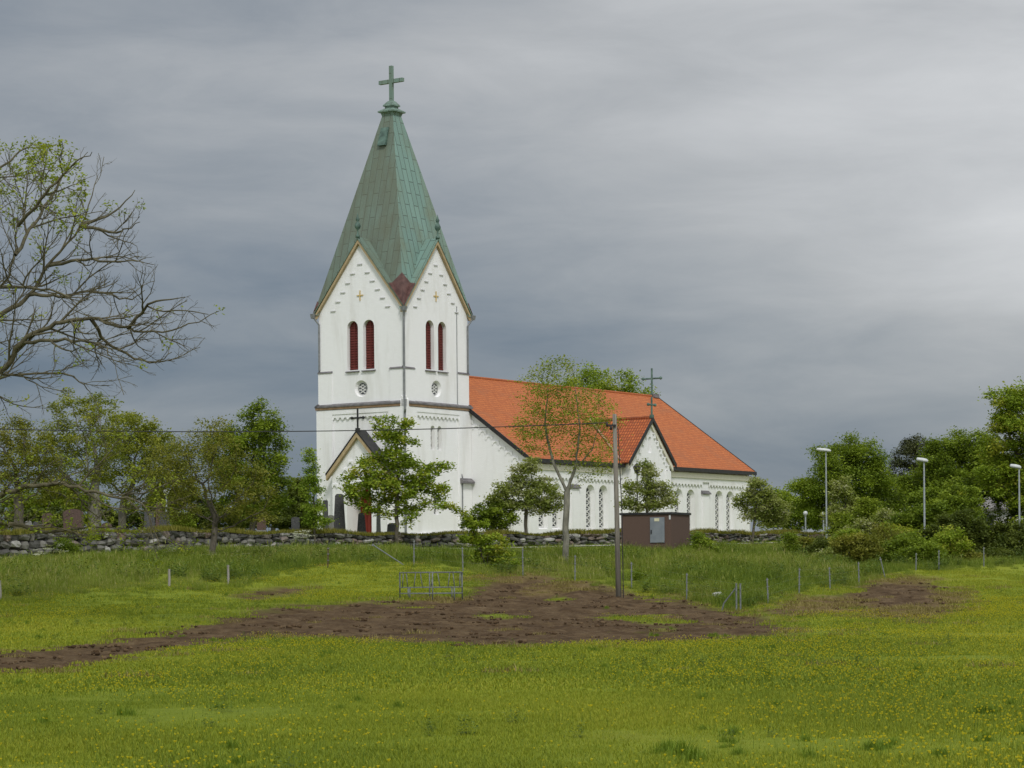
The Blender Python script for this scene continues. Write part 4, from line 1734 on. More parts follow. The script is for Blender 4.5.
    leaf_mesh('crown', np.concatenate(pts), .12, rng, L_ASH, root, np.concatenate(tn))


bare_tree()

tree('lime_tree', 'pollarded lime tree with a thick pale stump-like trunk and upright pale green shoots', 'tree', 95, 150,
     [(78, 440, 46, 50), (95, 425, 36, 38), (60, 465, 36, 34), (105, 455, 28, 30), (70, 497, 36, 18), (40, 480, 30, 22)], L_LIME, 31, (95, 484), 520, .38, 6800, .17, .40, BARK_PALE, thr=.024, sigma=.22, trop=.25, stems=None)
tree('old_tree', 'old tree with thick dark trunk and thin olive foliage at the wall end', 'tree', 18, 146,
     [(12, 455, 42, 42), (-30, 440, 40, 40), (35, 480, 32, 26)], L_OLIVE, 32, (18, 496), 330, .4, 6800, .17, .30, BARK, thr=.028, sigma=.26)
tree('old_tree', 'tree with slightly leaning grey trunk between the pollarded lime and the globe lamp', 'tree', 121, 156,
     [(150, 455, 42, 38), (130, 440, 30, 30), (165, 485, 36, 26), (118, 475, 30, 25), (140, 500, 34, 16)], L_LIME, 33, (124, 498), 360, .4, 8200, .18, .26, BARK_PALE, thr=.03, sigma=.27)
tree('leafy_tree', 'dense green round-topped tree left of the church tower and behind the wall', 'tree', 252, 156,
     [(262, 440, 26, 40), (248, 465, 38, 38), (270, 485, 22, 30), (228, 455, 26, 32), (255, 500, 34, 20)], L_BIG, 34, (254, 505), 360, .4, 10500, .2, .2, BARK, sigma=.3)
tree('budding_tree', 'small tree with brownish olive leaves in the grass before the stone wall', 'tree', 213, 119,
     [(205, 470, 50, 42), (185, 495, 42, 28), (235, 500, 44, 24), (215, 445, 32, 30), (255, 485, 24, 24), (165, 470, 28, 28), (190, 515, 40, 14), (240, 518, 34, 12)], L_OLIVE, 35, (215, 522), 460, .34, 6800, .125, .16, BARK, thr=.022, sigma=.24)
tree('slim_birch', 'slim bright green young birch beside the tall gravestones left of the porch', 'tree', 316, 147,
     [(314, 480, 8, 30), (312, 500, 11, 28), (318, 520, 10, 16), (311, 462, 5, 16)], L_BRIGHT, 36, (314, 490), 130, .3, 2600, .15, .06, BARK, sigma=.2, base_dz=-.4)
tree('maple_tree', 'young bright green maple with layered boughs in front of the church tower', 'tree', 397, 152.5,
     [(395, 446, 22, 30), (392, 472, 36, 24), (428, 470, 24, 12), (365, 478, 24, 22), (375, 502, 30, 12), (405, 492, 34, 14), (438, 490, 20, 8), (420, 508, 22, 10), (386, 428, 14, 14), (411, 430, 10, 18), (355, 495, 14, 12)],
     L_MAPLE, 37, (398, 470), 300, .38, 5600, .24, .13, BARK, sigma=.24, tone_sd=.2, clump_sd=.25, jit=.3, trop=0)
tree('whitebeam_tree', 'grey-green bushy tree with pale young leaves beside the nave wall', 'tree', 526, 160,
     [(527, 470, 13, 14), (519, 488, 22, 12), (544, 486, 15, 11), (506, 502, 20, 12), (536, 505, 24, 12), (552, 500, 10, 10)], L_GREY, 38, (527, 490), 230, .36, 4000, .21, .12, BARK, sigma=.25)
bush('round_bush', 'low deep green bush crowding the foot of the grey-green tree by the nave', 'bush', 497, 160,
     [(497, 514, 26, 18), (483, 517, 16, 12)], L_BIG, 39, leaves=3200, size=.18)
tree('arching_shrub', 'arching green shrub on the grassy bank by the fence, long boughs reaching up left', 'shrub', 487, 119,
     [(490, 548, 20, 18), (474, 526, 14, 9), (458, 510, 10, 5), (446, 501, 8, 4), (500, 562, 18, 10), (480, 560, 16, 12), (466, 538, 12, 8)], L_MAPLE, 40, None, 170, .28, 2500, .17, .07, BARK,
     sigma=.15, stems=[(488, 545), (468, 520), (498, 552), (480, 552), (508, 545)], parts=('stem', 'foliage'))
tree('sparse_tree', 'tall sparse tree with forked pale trunk and thin yellowish leaf tufts before the nave roof', 'tree', 566, 124,
     [(552, 398, 36, 42), (590, 420, 30, 40), (535, 430, 26, 28), (560, 375, 24, 22), (600, 455, 20, 22), (578, 450, 22, 26)], L_ASH, 41, (567, 492), 760, .3, 4600, .13, .16, BARK_LIGHT, thin=.62,
     thr=.013, sigma=.24, trop=.2, tip=.008, clump_sd=.3, tone_sd=.22,
     extra=[[(567, 492, 0), (553, 462, 0), (545, 425, .5), (548, 385, .5)], [(567, 492, 0), (575, 468, 0), (580, 430, -.5), (575, 385, -.5)], [(575, 468, 0), (592, 450, 0), (602, 415, 0)], [(567, 492, 0), (592, 472, .4), (606, 455, .6)]])
tree('far_tree', 'green treetop rising behind the ridge of the orange nave roof', 'tree', 603, 262,
     [(604, 388, 40, 24), (580, 394, 26, 20), (628, 394, 24, 16), (600, 430, 50, 40)], L_MAPLE, 42, (603, 450), 240, .7, 11000, .3, .4, BARK, sigma=.5, thr=.06)
tree('small_tree', 'small leafy tree between the transept gable and the brown kiosk', 'tree', 648, 166,
     [(647, 473, 9, 13), (640, 489, 16, 11), (658, 491, 14, 11), (629, 503, 10, 9), (669, 502, 11, 9), (650, 505, 20, 8)], L_GREY, 43, (648, 492), 180, .33, 2500, .21, .09, BARK, sigma=.25)
tree('small_tree', 'small leafy tree with dark thin trunk at the east end of the nave', 'tree', 752, 172,
     [(757, 486, 11, 10), (750, 500, 13, 10), (768, 500, 14, 13), (778, 512, 13, 14), (745, 512, 9, 7), (762, 515, 14, 9)], L_GREY, 44, (757, 500), 190, .35, 3000, .21, .09, BARK, sigma=.26)
tree('round_tree', 'large rounded dark green tree behind the lamp posts with the tallest crown beside the nave', 'tree', 850, 226,
     [(850, 462, 36, 30), (838, 480, 44, 36), (870, 485, 34, 36), (815, 500, 28, 28), (850, 510, 50, 24)], L_BIG, 45, (850, 505), 460, .6, 24000, .24, .4, BARK, sigma=.45, thr=.06)
tree('dark_pine', 'dark brownish pine crown showing behind the second street lamp', 'pine tree', 918, 262,
     [(918, 452, 26, 16), (900, 462, 18, 14), (938, 456, 22, 14), (920, 480, 34, 22)], L_PINE, 46, (918, 470), 220, .6, 8500, .32, .35, BARK, sigma=.4, thr=.06, aspect=.3)
tree('leafy_tree', 'mid-green full tree between the pine and the tallest tree at the frame edge', 'tree', 955, 190,
     [(955, 462, 32, 32), (975, 470, 34, 40), (935, 480, 30, 32), (960, 500, 50, 26)], L_BIG, 47, (955, 500), 400, .5, 19000, .22, .33, BARK, sigma=.36, thr=.05)
tree('tall_tree', 'tallest broad green tree with layered boughs at the frame edge above a street lamp', 'tree', 1030, 160,
     [(1015, 410, 30, 34), (1040, 420, 50, 50), (1010, 445, 34, 22), (1004, 470, 36, 24), (1040, 480, 50, 36), (995, 405, 12, 10)], L_MAPLE, 48, (1030, 490), 460, .48, 18000, .23, .36, BARK, sigma=.33, thr=.05)
tree('young_poplar', 'slender grey-green young tree just right of the tall lamp post', 'tree', 843, 183,
     [(842, 490, 12, 18), (846, 510, 16, 18), (836, 515, 14, 14)], L_GREY, 49, (843, 515), 130, .36, 2400, .22, .07, BARK, sigma=.26)
bush('yellow_bush', 'yellow-green young bush right of the slender tree', 'bush', 866, 178, [(868, 512, 14, 14), (858, 522, 12, 10), (878, 520, 10, 10)], L_YELLOW, 50, leaves=2600, size=.2)
bush('yellow_bush', 'small upright yellow-green sapling bush at the foot of the lamp post', 'bush', 840, 172, [(840, 522, 8, 12), (836, 530, 9, 7)], L_YELLOW, 51, leaves=1300, size=.18)
bush('dark_shrub', 'broad dark shrub thicket behind the fence under the tallest tree', 'shrub', 975, 144,
     [(965, 536, 38, 28), (988, 545, 30, 19), (940, 545, 28, 22), (975, 557, 44, 14), (925, 552, 26, 16)], L_DARK, 52, leaves=11500, size=.19, n_attr=420, r0=.08)
bush('dark_shrub', 'dark shrub at the frame edge beside the broad thicket', 'shrub', 1022, 142, [(1022, 545, 30, 22), (1040, 540, 30, 26), (1010, 556, 20, 12)], L_DARK, 53, leaves=5500, size=.19, n_attr=260, r0=.08)
bush('hedge_shrub', 'mid-green spreading shrub below the second street lamp', 'shrub', 912, 150, [(910, 528, 26, 18), (930, 522, 24, 22), (895, 538, 20, 14), (925, 545, 28, 14)], L_BIG, 54, leaves=7000, size=.2, n_attr=300, r0=.08)
bush('hedge_shrub', 'pale twiggy shrub on the bank left of the second street lamp', 'shrub', 888, 140, [(885, 540, 20, 14), (872, 546, 16, 10), (900, 550, 18, 10)], L_OLIVE, 55, leaves=3000, size=.14, n_attr=220)
bush('hedge_shrub', 'light green leafy shrub with arching boughs beneath the white house', 'shrub', 1000, 158, [(1010, 540, 30, 12), (1030, 528, 22, 14), (965, 500, 22, 14), (950, 515, 16, 14)], L_MAPLE, 56, leaves=5200, size=.21, n_attr=280, r0=.09)
bush('bank_bush', 'small spiky green bush on the bank right of the brown kiosk', 'bush', 704, 140, [(704, 547, 9, 10), (698, 537, 4, 8), (710, 552, 9, 7)], L_BIG, 57, leaves=1300, size=.15)
bush('bank_bush', 'little round bush on the crest of the bank east of the nave', 'bush', 789, 142, [(789, 541, 7, 9), (791, 549, 8, 5)], L_BIG, 58, leaves=900, size=.14)
bush('bank_bush', 'dark rounded bush on the bank below the tall lamp post', 'bush', 823, 142, [(823, 548, 13, 10), (815, 553, 9, 6), (834, 554, 9, 6)], L_DARK, 59, leaves=1900, size=.15)
bush('bank_bush', 'low dark weed bush in the long grass right of the utility pole', 'bush', 640, 118, [(640, 578, 9, 6), (646, 582, 6, 4)], L_BIG, 60, leaves=700, size=.12)
bush('wall_bush', 'small dark bush growing against the face of the stone wall', 'bush', 66, 130, [(66, 545, 8, 10), (70, 552, 9, 6)], L_BIG, 61, leaves=1300, size=.12)
bush('churchyard_bush', 'pale green flowering bush among the graves by the globe lamp', 'bush', 186, 148, [(184, 522, 10, 9), (176, 524, 7, 7)], L_YELLOW, 62, leaves=1200, size=.15)
bush('churchyard_bush', 'clipped bush in the churchyard under the dense tree', 'bush', 215, 160, [(215, 522, 14, 9), (232, 524, 12, 8)], L_DARK, 63, leaves=1600, size=.16)
for k, (px_, Y_, cr_, lb_) in enumerate([(40, 182, [(20, 520, 40, 12), (60, 518, 36, 14)], 'churchyard hedge behind the reddish gravestones at the old trunks'),
                                  (130, 186, [(120, 518, 36, 14), (150, 515, 30, 16)], 'churchyard hedge behind the dark slabs and globe lamp'),
                                  (225, 188, [(205, 520, 34, 13), (245, 518, 36, 14)], 'churchyard hedge behind the budding tree'),
                                  (298, 190, [(290, 524, 22, 9), (310, 522, 16, 10)], 'churchyard hedge near the slim birch')]):
    bush('hedge', lb_, 'hedge', px_, Y_, cr_, L_DARK, 120 + k, leaves=4500, size=.24, step=.5, group='hedges round the churchyard')
bush('hedge_shrub', 'tall leafy shrub mass between the second street lamp and the white house', 'shrub', 945, 152, [(940, 515, 30, 24), (960, 508, 26, 24), (925, 505, 22, 20), (915, 530, 26, 20)], L_BIG, 66, leaves=9000, size=.2, n_attr=420, r0=.09)
bush('hedge_shrub', 'leafy boughs hanging over the roof of the white house', 'shrub', 1000, 163, [(985, 488, 34, 14), (1015, 492, 26, 14), (1035, 505, 24, 20), (960, 492, 22, 18)], L_BIG, 67, leaves=8000, size=.2, n_attr=380, r0=.12)
bush('hedge_shrub', 'grey-green thicket on the bank between the tall lamp post and the second lamp', 'shrub', 872, 156, [(868, 535, 22, 16), (888, 528, 20, 20), (850, 540, 20, 12), (900, 540, 20, 14)], L_GREY, 68, leaves=7000, size=.18, n_attr=380, r0=.08)
SCRUB = [('matted scrub bush just behind the short post under the second lamp', 915, 131, [(914, 558, 18, 10), (925, 555, 14, 12)], L_BIG),
         ('matted scrub bush low against the broad dark thicket', 960, 137, [(960, 560, 22, 8), (946, 560, 16, 8)], L_OLIVE),
         ('tangled scrub bush half way up the bank under the tall lamp post', 838, 137, [(838, 556, 16, 8), (826, 558, 10, 6)], L_GREY),
         ('tangled scrub bush on the bank crest left of the second lamp', 898, 143, [(896, 540, 22, 14), (880, 545, 16, 10)], L_MAPLE),
         ('low scrub bush spilling down the bank left of the leaning stake', 866, 131, [(862, 548, 20, 14), (846, 545, 16, 12)], L_OLIVE),
         ('green scrub bush directly above the leaning stake', 893, 133, [(892, 552, 20, 14), (908, 546, 18, 16)], L_BIG),
         ('yellowish scrub bush behind the tall pale fence post', 936, 137, [(932, 550, 22, 15), (950, 545, 20, 18)], L_MAPLE),
         ('dark scrub bush between the broad thicket and the frame edge', 1000, 139, [(1000, 558, 24, 9), (985, 560, 18, 7)], L_DARK),
         ('small grassy scrub bush on the crest by the low globe lamp', 806, 146, [(804, 546, 10, 7), (796, 549, 9, 5)], L_OLIVE),
         ('leafy scrub bush under the slender grey-green tree', 850, 146, [(848, 541, 18, 10), (836, 545, 13, 7)], L_MAPLE)]
for k, (lb_, px_, Y_, cr_, lf_) in enumerate(SCRUB):
    bush('scrub_bush', lb_, 'bush', px_, Y_, cr_, lf_, 140 + k, leaves=2600, size=.16, n_attr=240, group='scrub on the bank')
FT = [('distant dark fir left of the slim birch', 298, 235, [(298, 500, 8, 16), (298, 485, 4, 12), (299, 515, 12, 12)], L_DARK),
      ('distant dark tree behind the graves beyond the lime', 175, 250, [(175, 505, 36, 22), (205, 510, 26, 18)], L_DARK),
      ('distant dark tree beyond the dense tree by the tower', 270, 250, [(275, 512, 20, 16), (255, 515, 26, 16)], L_DARK),
      ('distant tree seen past the old trunks at the wall end', 60, 260, [(65, 500, 40, 20), (30, 505, 30, 16)], L_BIG),
      ('distant dark tree just beyond the east end of the nave', 785, 250, [(785, 508, 24, 22), (768, 515, 18, 18), (805, 515, 20, 18)], L_BIG),
      ('distant tree filling the gap right of the rounded tree', 895, 255, [(893, 500, 28, 30), (910, 510, 30, 24)], L_DARK),
      ('distant tree right of the white house beyond the frame edge', 1095, 240, [(1090, 500, 40, 30), (1120, 505, 30, 26)], L_BIG),
      ('distant tree behind the white house at the frame edge', 1010, 260, [(1005, 490, 40, 30), (1040, 485, 30, 34)], L_DARK)]
for k, (lb, px, Y, cr, lf) in enumerate(FT):
    tree('distant_tree', lb, 'tree', px, Y, cr, lf, 80 + k, None, 150, .7, 4200, .36, .25, BARK, sigma=.42, thr=.06, group='trees on the skyline')

# ------------------------------------------------------------------ gravestones and churchyard
def gravestone(label, px, top, wpx, mtl, kind, Y=None, base=533):
    Yw = lerp_tab(WALL, px, 1)
    Y = Y or Yw + 4
    g = ground_at(px, Y, -.05)
    wd = wpx * Y / 2400
    h = zp(top, Y, px) - g.z
    root = thing('gravestone', label, 'gravestone', g, random.Random(px).uniform(-.15, .15), 'gravestones in the churchyard')
    m = MB()
    d = max(.14, wd * .22)
    zb = .3
    if kind == 'obelisk':
        m.box(-wd * .5, wd * .5, -d, d, zb, h - wd * .14, None, wd * .15)
        m.box(-wd * .34, wd * .34, -d * .35, d * .35, h - wd * .14, h, None, wd * .12)
    elif kind == 'stele':
        m.box(-wd * .42, wd * .42, -d * .6, d * .6, zb, h - wd * .12, None, .03)
        m.box(-wd * .36, wd * .36, -d * .5, d * .5, h - wd * .12, h, None, wd * .14)
    else:
        fr = Fr((0, -d * .6, 0), (1, 0, 0), (0, -1, 0))
        lp = [(-wd / 2, zb), (wd / 2, zb)] + [(wd / 2 * math.cos(math.pi * q / 10), h - wd * .22 + wd * .22 * math.sin(math.pi * q / 10)) for q in range(11)]
        extrude(m, fr, lp, -d * 1.2, 0)
    m.build('headstone', mtl, root)
    m = MB()
    m.box(-wd * .6, wd * .6, -d * 1.1, d * 1.1, -.1, zb, None, .03)
    m.build('plinth', M_GRANITE_G, root)


GS = [('tallest dark tapering gravestone pillar left of the church porch', 340, 494, 12, M_GRANITE_D, 'obelisk'),
      ('tall narrow dark gravestone at the left of the tapering pillar', 326, 500, 7, M_GRANITE_D, 'stele'),
      ('small round-topped grey gravestone between two tall pillars', 331.5, 515, 6, M_GRANITE_G, 'round'),
      ('dark obelisk-shaped gravestone left of the red porch door', 362, 513, 9, M_GRANITE_D, 'obelisk'),
      ('narrow grey upright gravestone right of the red porch door', 379, 505, 5, M_GRANITE_G, 'stele'),
      ('broad low dark gravestone at the foot of the maple', 393, 523, 13, M_GRANITE_D, 'stele'),
      ('wide red granite gravestone with curved top behind the wall', 74, 509, 20, M_GRANITE_R, 'round'),
      ('reddish square gravestone left of the wide curved one', 48, 513, 13, M_GRANITE_R, 'stele'),
      ('small dark round-topped gravestone near the old trunk', 38, 521, 8, M_GRANITE_D, 'round'),
      ('low grey gravestone against the old dark trunk', 29, 521, 9, M_GRANITE_G, 'stele'),
      ('low long red granite gravestone right of the pollarded lime', 107, 523, 13, M_GRANITE_R, 'stele'),
      ('broad dark slab gravestone left of the globe lamp', 150, 511, 13, M_GRANITE_D, 'stele'),
      ('broad dark slab gravestone below the globe lamp', 165, 512, 12, M_GRANITE_D, 'stele'),
      ('brownish gravestone with square top behind the dark slabs', 160, 502, 9, M_GRANITE_R, 'stele'),
      ('small red-brown gravestone under the dense tree', 262, 518, 9, M_GRANITE_R, 'round'),
      ('dark gravestone with shouldered top right of the dense tree', 296, 517, 8, M_GRANITE_D, 'round')]
for g in GS:
    gravestone(*g, Y=(lerp_tab(WALL, g[1], 1) + (9 if 'behind the dark' in g[0] else 4)))


# ------------------------------------------------------------------ lamps
def street_lamp(label, px, Y, top, head_l, head_r):
    g = ground_at(px, Y, -.1)
    h = zp(top, Y, px) - g.z
    s = Y / 2400
    root = thing('street_lamp', label, 'street lamp', g, 0, 'street lamps by the churchyard road')
    m = MB()
    m.tube([(0, 0, 0), (0, 0, 1.1)], .09, 10)
    m.tube([(0, 0, 1.1), (0, 0, h - .25), (-.05, 0, h - .12)], [.065, .045, .04], 10)
    m.build('pole', M_LAMPGREY, root)
    x0, x1 = (head_l - px) * s, (head_r - px) * s
    m = MB()
    n = 6
    prof = [(0, .08, .06), (.08, .15, .13), (.5, .18, .16), (.88, .16, .14), (1, .08, .08)]
    rings = []
    for q, wy, hz in prof:
        x = x0 + (x1 - x0) * q
        zc = h - .14 - .12 * q
        rings.append([m.vert((x, wy * math.cos(2 * math.pi * j / 10), zc + hz * math.sin(2 * math.pi * j / 10) * (1 if math.sin(2 * math.pi * j / 10) > 0 else .7))) for j in range(10)])
    for a, b in zip(rings, rings[1:]):
        for j in range(10):
            m.face((a[j], a[(j + 1) % 10], b[(j + 1) % 10], b[j]))
    m.face(rings[0][::-1])
    m.face(rings[-1])
    m.build('lamp_head', M_LAMPHEAD, root, smooth=True)


street_lamp('tallest grey street lamp standing before the rounded tree', 827, 176, 447.5, 817.5, 832)
street_lamp('street lamp in front of the dark pine and shrubs', 925, 145, 457, 917.5, 929)
street_lamp('street lamp at the frame edge half sunk in foliage', 1020, 148, 463.5, 1011, 1022)


def globe_lamp(label, px, Y, top, r_px, mtl=M_LAMPHEAD):
    g = ground_at(px, Y, -.1)
    h = zp(top, Y, px) - g.z
    r = r_px * Y / 2400
    root = thing('globe_lamp', label, 'lamp', g, 0, 'low globe lamps')
    m = MB()
    m.tube([(0, 0, 0), (0, 0, h - 2 * r)], .055, 8)
    m.build('pole', M_LAMPGREY, root)
    m = MB()
    m.lathe([(r * .5, h - 2 * r - .04)] + [(max(.01, r * math.sin(math.pi * k / 8)), h - r - r * math.cos(math.pi * k / 8)) for k in range(1, 9)], 14)
    m.build('globe', mtl, root, smooth=True)


globe_lamp('white globe lamp among the dark gravestones in the churchyard', 167, 152, 489, 3.0)
globe_lamp('low globe lamp by the path end, clear of the tall lamp post', 806, 186, 511, 2.3)
globe_lamp('low globe lamp close against the tall lamp post', 824, 190, 512, 2.3)
g = ground_at(638, 171, -.1)
hl = zp(463, 171, 638) - g.z
lt = thing('lantern_post', 'black lantern on a slim post rising before the transept wall', 'lantern', g)
m = MB()
m.tube([(0, 0, 0), (0, 0, hl - .75)], .045, 8)
m.build('pole', M_BLACK, lt)
m = MB()
m.lathe([(.08, hl - .75), (.18, hl - .68), (.26, hl - .35), (.30, hl - .28), (.14, hl - .1), (.03, hl)], 8)
m.build('lantern_housing', M_BLACK, lt)

# ------------------------------------------------------------------ kiosk
def kiosk():
    Y = 147
    g = ground_at(671.5, Y, 0)
    zb = zp(545, Y, 671)
    h = zp(512.5, Y, 671) - zb
    ang = math.radians(-25)
    root = thing('electric_kiosk', 'brown windowless electricity kiosk with flat roof and grey door beside the path', 'kiosk', (g.x, g.y, zb - .3), ang)
    Lx, Ly = 3.3, 3.2
    h += .3
    m = MB()
    m.box(-Lx, 0, 0, Ly, 0, h - .1)
    m.build('wall', M_KIOSK, root)
    m = MB()
    m.box(-Lx - .08, .08, -.08, Ly + .08, h - .1, h + .03)
    m.build('roof', M_BLACK, root)
    m = MB()
    m.box(-1.37, -.42, -.045, -.003, .45, h - .28)
    m.box(-1.35, -.44, -.06, -.046, .47, h - .30)
    d = m.build('door', M_DOORGREY, root)
    m = MB()
    m.box(-1.31, -1.25, -.10, -.061, 1.0, 1.25)
    m.build('handle', M_BLACK, d)
    m = MB()
    m.box(-1.07, -.75, -.075, -.062, h - .52, h - .34)
    m.build('sign', M_SIGN, d)
    m = MB()
    m.box(-.12, -.02, -.03, -.003, h - .42, h - .16)
    m.build('vent_plate', M_LAMPHEAD, root)


kiosk()

# ------------------------------------------------------------------ utility pole and wire
def pole():
    Y = 105
    b = at(619, 607, Y)
    top = at(614.5, 414, Y)
    root = thing('utility_pole', 'weathered wooden utility pole at the edge of the muddy patch', 'utility pole', b)
    m = MB()
    tv = top - b
    m.tube([(0, 0, -.5), tv * .5, tv], [.125, .105, .088], 12)
    m.build('pole', M_POLEWOOD, root, smooth=True)
    m = MB()
    c = tv * .94
    m.box(-.34, .05, -.17, -.11, -.04, .04, Matrix.Translation(c))
    m.build('bracket', M_BLACK, root)
    for dx, dz in ((-.34, .0), (-.17, -.15)):
        m = MB()
        m.lathe([(.02, -.06), (.055, -.04), (.06, .04), (.04, .10), (.02, .16)], 10, c + Vector((dx, -.14, dz)))
        m.build('insulator', M_INSUL, root, smooth=True)
    m = MB()
    m.tube([tv * .93 + Vector((.13, -.06, 0)), tv * .5 + Vector((.22, -.09, 0)), Vector((.19, -.15, .2))], .022, 5)
    m.build('cable_down', M_BLACK, root)
    m = MB()
    p0 = c + b + Vector((-.34, -.14, .12))
    far = at(-420, 407, Y + 6)
    pts = []
    for k in range(41):
        q = k / 40
        p = p0.lerp(far, q)
        p.z -= 4 * 0.72 * q * (1 - q)
        pts.append(p)
    m.tube(pts, .022, 5)
    wo = m.build('overhead_wire', M_BLACK, None, uv=False)
    tag(wo, 'thin black overhead wire running from the wooden pole across the church front', 'wire')


pole()


# ------------------------------------------------------------------ fence posts
FP = [(0, 586, 600), (169, 571, 586), (228, 565, 585), (328, 547, 568), (414, 540, 566), (463, 547, 571), (523, 548, 577), (575, 555, 581), (631.5, 562, 590),
      (686.5, 573, 600), (768, 578, 604), (799, 568, 594), (830, 567, 588), (859, 562, 586), (916, 553, 570), (939, 550, 572), (984, 547, 567)]
PN = ['wooden fence post at the very frame edge below the bare tree', 'short pale wooden fence post in the long grass left of the budding tree', 'pale wooden fence post just right of the budding tree trunk',
      'thin rusty fence post under the slim birch', 'galvanised fence post beside the slanted rail below the maple', 'galvanised fence post left of the arching shrub',
      'galvanised fence post right of the arching shrub', 'galvanised fence post under the sparse tree', 'galvanised fence post close right of the utility pole',
      'galvanised fence post midway between the utility pole and the braced corner', 'galvanised fence post first right of the braced corner post', 'galvanised fence post second right of the braced corner post',
      'galvanised fence post third right of the braced corner post', 'galvanised fence post at the left rim of the small mud patch', 'short fence post in grass under the shrubs, right of the leaning stake',
      'tall pale fence post before the shrubs above the small mud patch', 'thin fence post before the broad dark thicket']
for (px, top, base), lb in zip(FP, PN):
    Y = lerp_tab(FENCE, px, 1)
    b = ground_at(px, Y)
    h = max(.7, zp(top, Y, px) - b.z)
    wood = px in (0, 169, 228)
    rt = thing('fence_post', lb, 'fence post', b, 0, 'posts of the pasture fence')
    rt.rotation_euler = (random.Random(px).uniform(-.03, .03), random.Random(px + 1).uniform(-.03, .03), .3)
    m = MB()
    if wood:
        m.tube([(0, 0, -.3), (.01, 0, h * .5), (0, 0, h)], [.055, .05, .045], 7)
    else:
        m.box(-.027, .027, -.012, .012, -.3, h)
        m.box(-.008, .008, .012, .05, -.3, h - .01)
    m.build('shaft', M_POSTWOOD if wood else M_RUSTPOST if px == 328 else M_GALV, rt)
    for q in (.35, .65, .92):
        m = MB()
        m.box(-.05, .05, -.03, -.013, h * q, h * q + .03)
        m.build('wire_clip', M_PIPE, rt)
bx = ground_at(738, 95)
h = zp(582, 95, 738) - bx.z
rt = thing('corner_post', 'twin galvanised corner post with a diagonal brace at the mud edge', 'fence post', bx, 0)
for dx in (-.07, .09):
    m = MB()
    m.tube([(dx, 0, -.3), (dx, 0, h - abs(dx) * .6)], .034, 8)
    m.build('shaft', M_GALV, rt)
m = MB()
m.tube([(-.07, 0, h * .82), (-.55, .25, .32), (-.62, .3, .02)], .03, 8)
m.build('brace', M_GALV, rt)
b0, b1 = ground_at(886, 119), at(880, 557, 119)
rt = thing('leaning_stake', 'leaning greenish metal stake on the bank above the small mud patch', 'stake', b0)
m = MB()
m.tube([Vector((0, 0, -.2)), b1 - b0], .028, 7)
m.build('shaft', M_GALV, rt)
m = MB()
m.box(-.05, .05, -.03, .03, -.05, 0, Matrix.Translation((b1 - b0) * .9))
m.build('wire_clip', M_PIPE, rt)
p0, p1 = at(373, 545, 116), at(410, 567, 112)
rt = thing('slanted_rail', 'long thin metal rail leaning from the bank down to a fence post', 'rail', p1)
m = MB()
m.tube([p0 - p1, Vector((0, 0, -.1))], .03, 7)
m.build('tube', M_GALV, rt)
m = MB()
m.box(-.06, .06, -.05, .05, -.05, .05, Matrix.Translation((p0 - p1)))
m.build('end_bracket', M_PIPE, rt)
# fence wires, one per height
for wi, q in enumerate((.35, .65, .92)):
    m = MB()
    pts = []
    for (px, top, base) in FP[4:10] + [(738, 582, 612)] + FP[10:14]:
        Y = lerp_tab(FENCE, px, 1)
        b = ground_at(px, Y)
        pts.append(b + Vector((0, -.03, max(.7, zp(top, Y, px) - b.z) * q)))
    m.tube(pts, .0015, 4)
    o = m.build('fence_wire', M_GALV, None, uv=False)
    tag(o, ('lowest', 'middle', 'topmost')[wi] + ' thin strand of wire strung between the galvanised fence posts', 'wire', 'strands of the pasture fence')

# ------------------------------------------------------------------ ring feeder
def feeder():
    Y = 97
    c = at(431, 599, Y)
    g = ground_at(431, Y)
    R_ = 1.26
    zb = g.z - .02
    H = zp(572.5, Y, 431) - zb
    root = thing('ring_feeder', 'galvanised round cattle feeder with upright bars standing on the mud', 'cattle feeder', (g.x, g.y, zb))
    def ring(z, r, name, n=36):
        m = MB()
        pts = [(R_ * math.cos(2 * math.pi * k / n), R_ * math.sin(2 * math.pi * k / n), z) for k in range(n + 1)]
        m.tube(pts, r, 6)
        m.build(name, M_GALV, root, smooth=True)
    ring(H, .028, 'top_rail')
    ring(H * .46, .024, 'rail')
    ring(H * .24, .024, 'rail')
    for k in range(11):
        a = 2 * math.pi * (k + .3) / 11
        m = MB()
        p = Vector((R_ * math.cos(a), R_ * math.sin(a), 0))
        q = Vector((R_ * math.cos(a + .07), R_ * math.sin(a + .07), 0))
        m.tube([p + Zv * (H * .46), q + Zv * H], .019, 6)
        m.build('feeding_bar', M_GALV, root, smooth=True)
    for k in range(8):
        a = 2 * math.pi * (k + .1) / 8
        p = Vector((R_ * math.cos(a), R_ * math.sin(a), 0))
        m = MB()
        m.tube([p, p + Zv * H * (.46 if k % 2 else 1)], .028, 6)
        m.build('leg', M_GALV, root, smooth=True)


feeder()

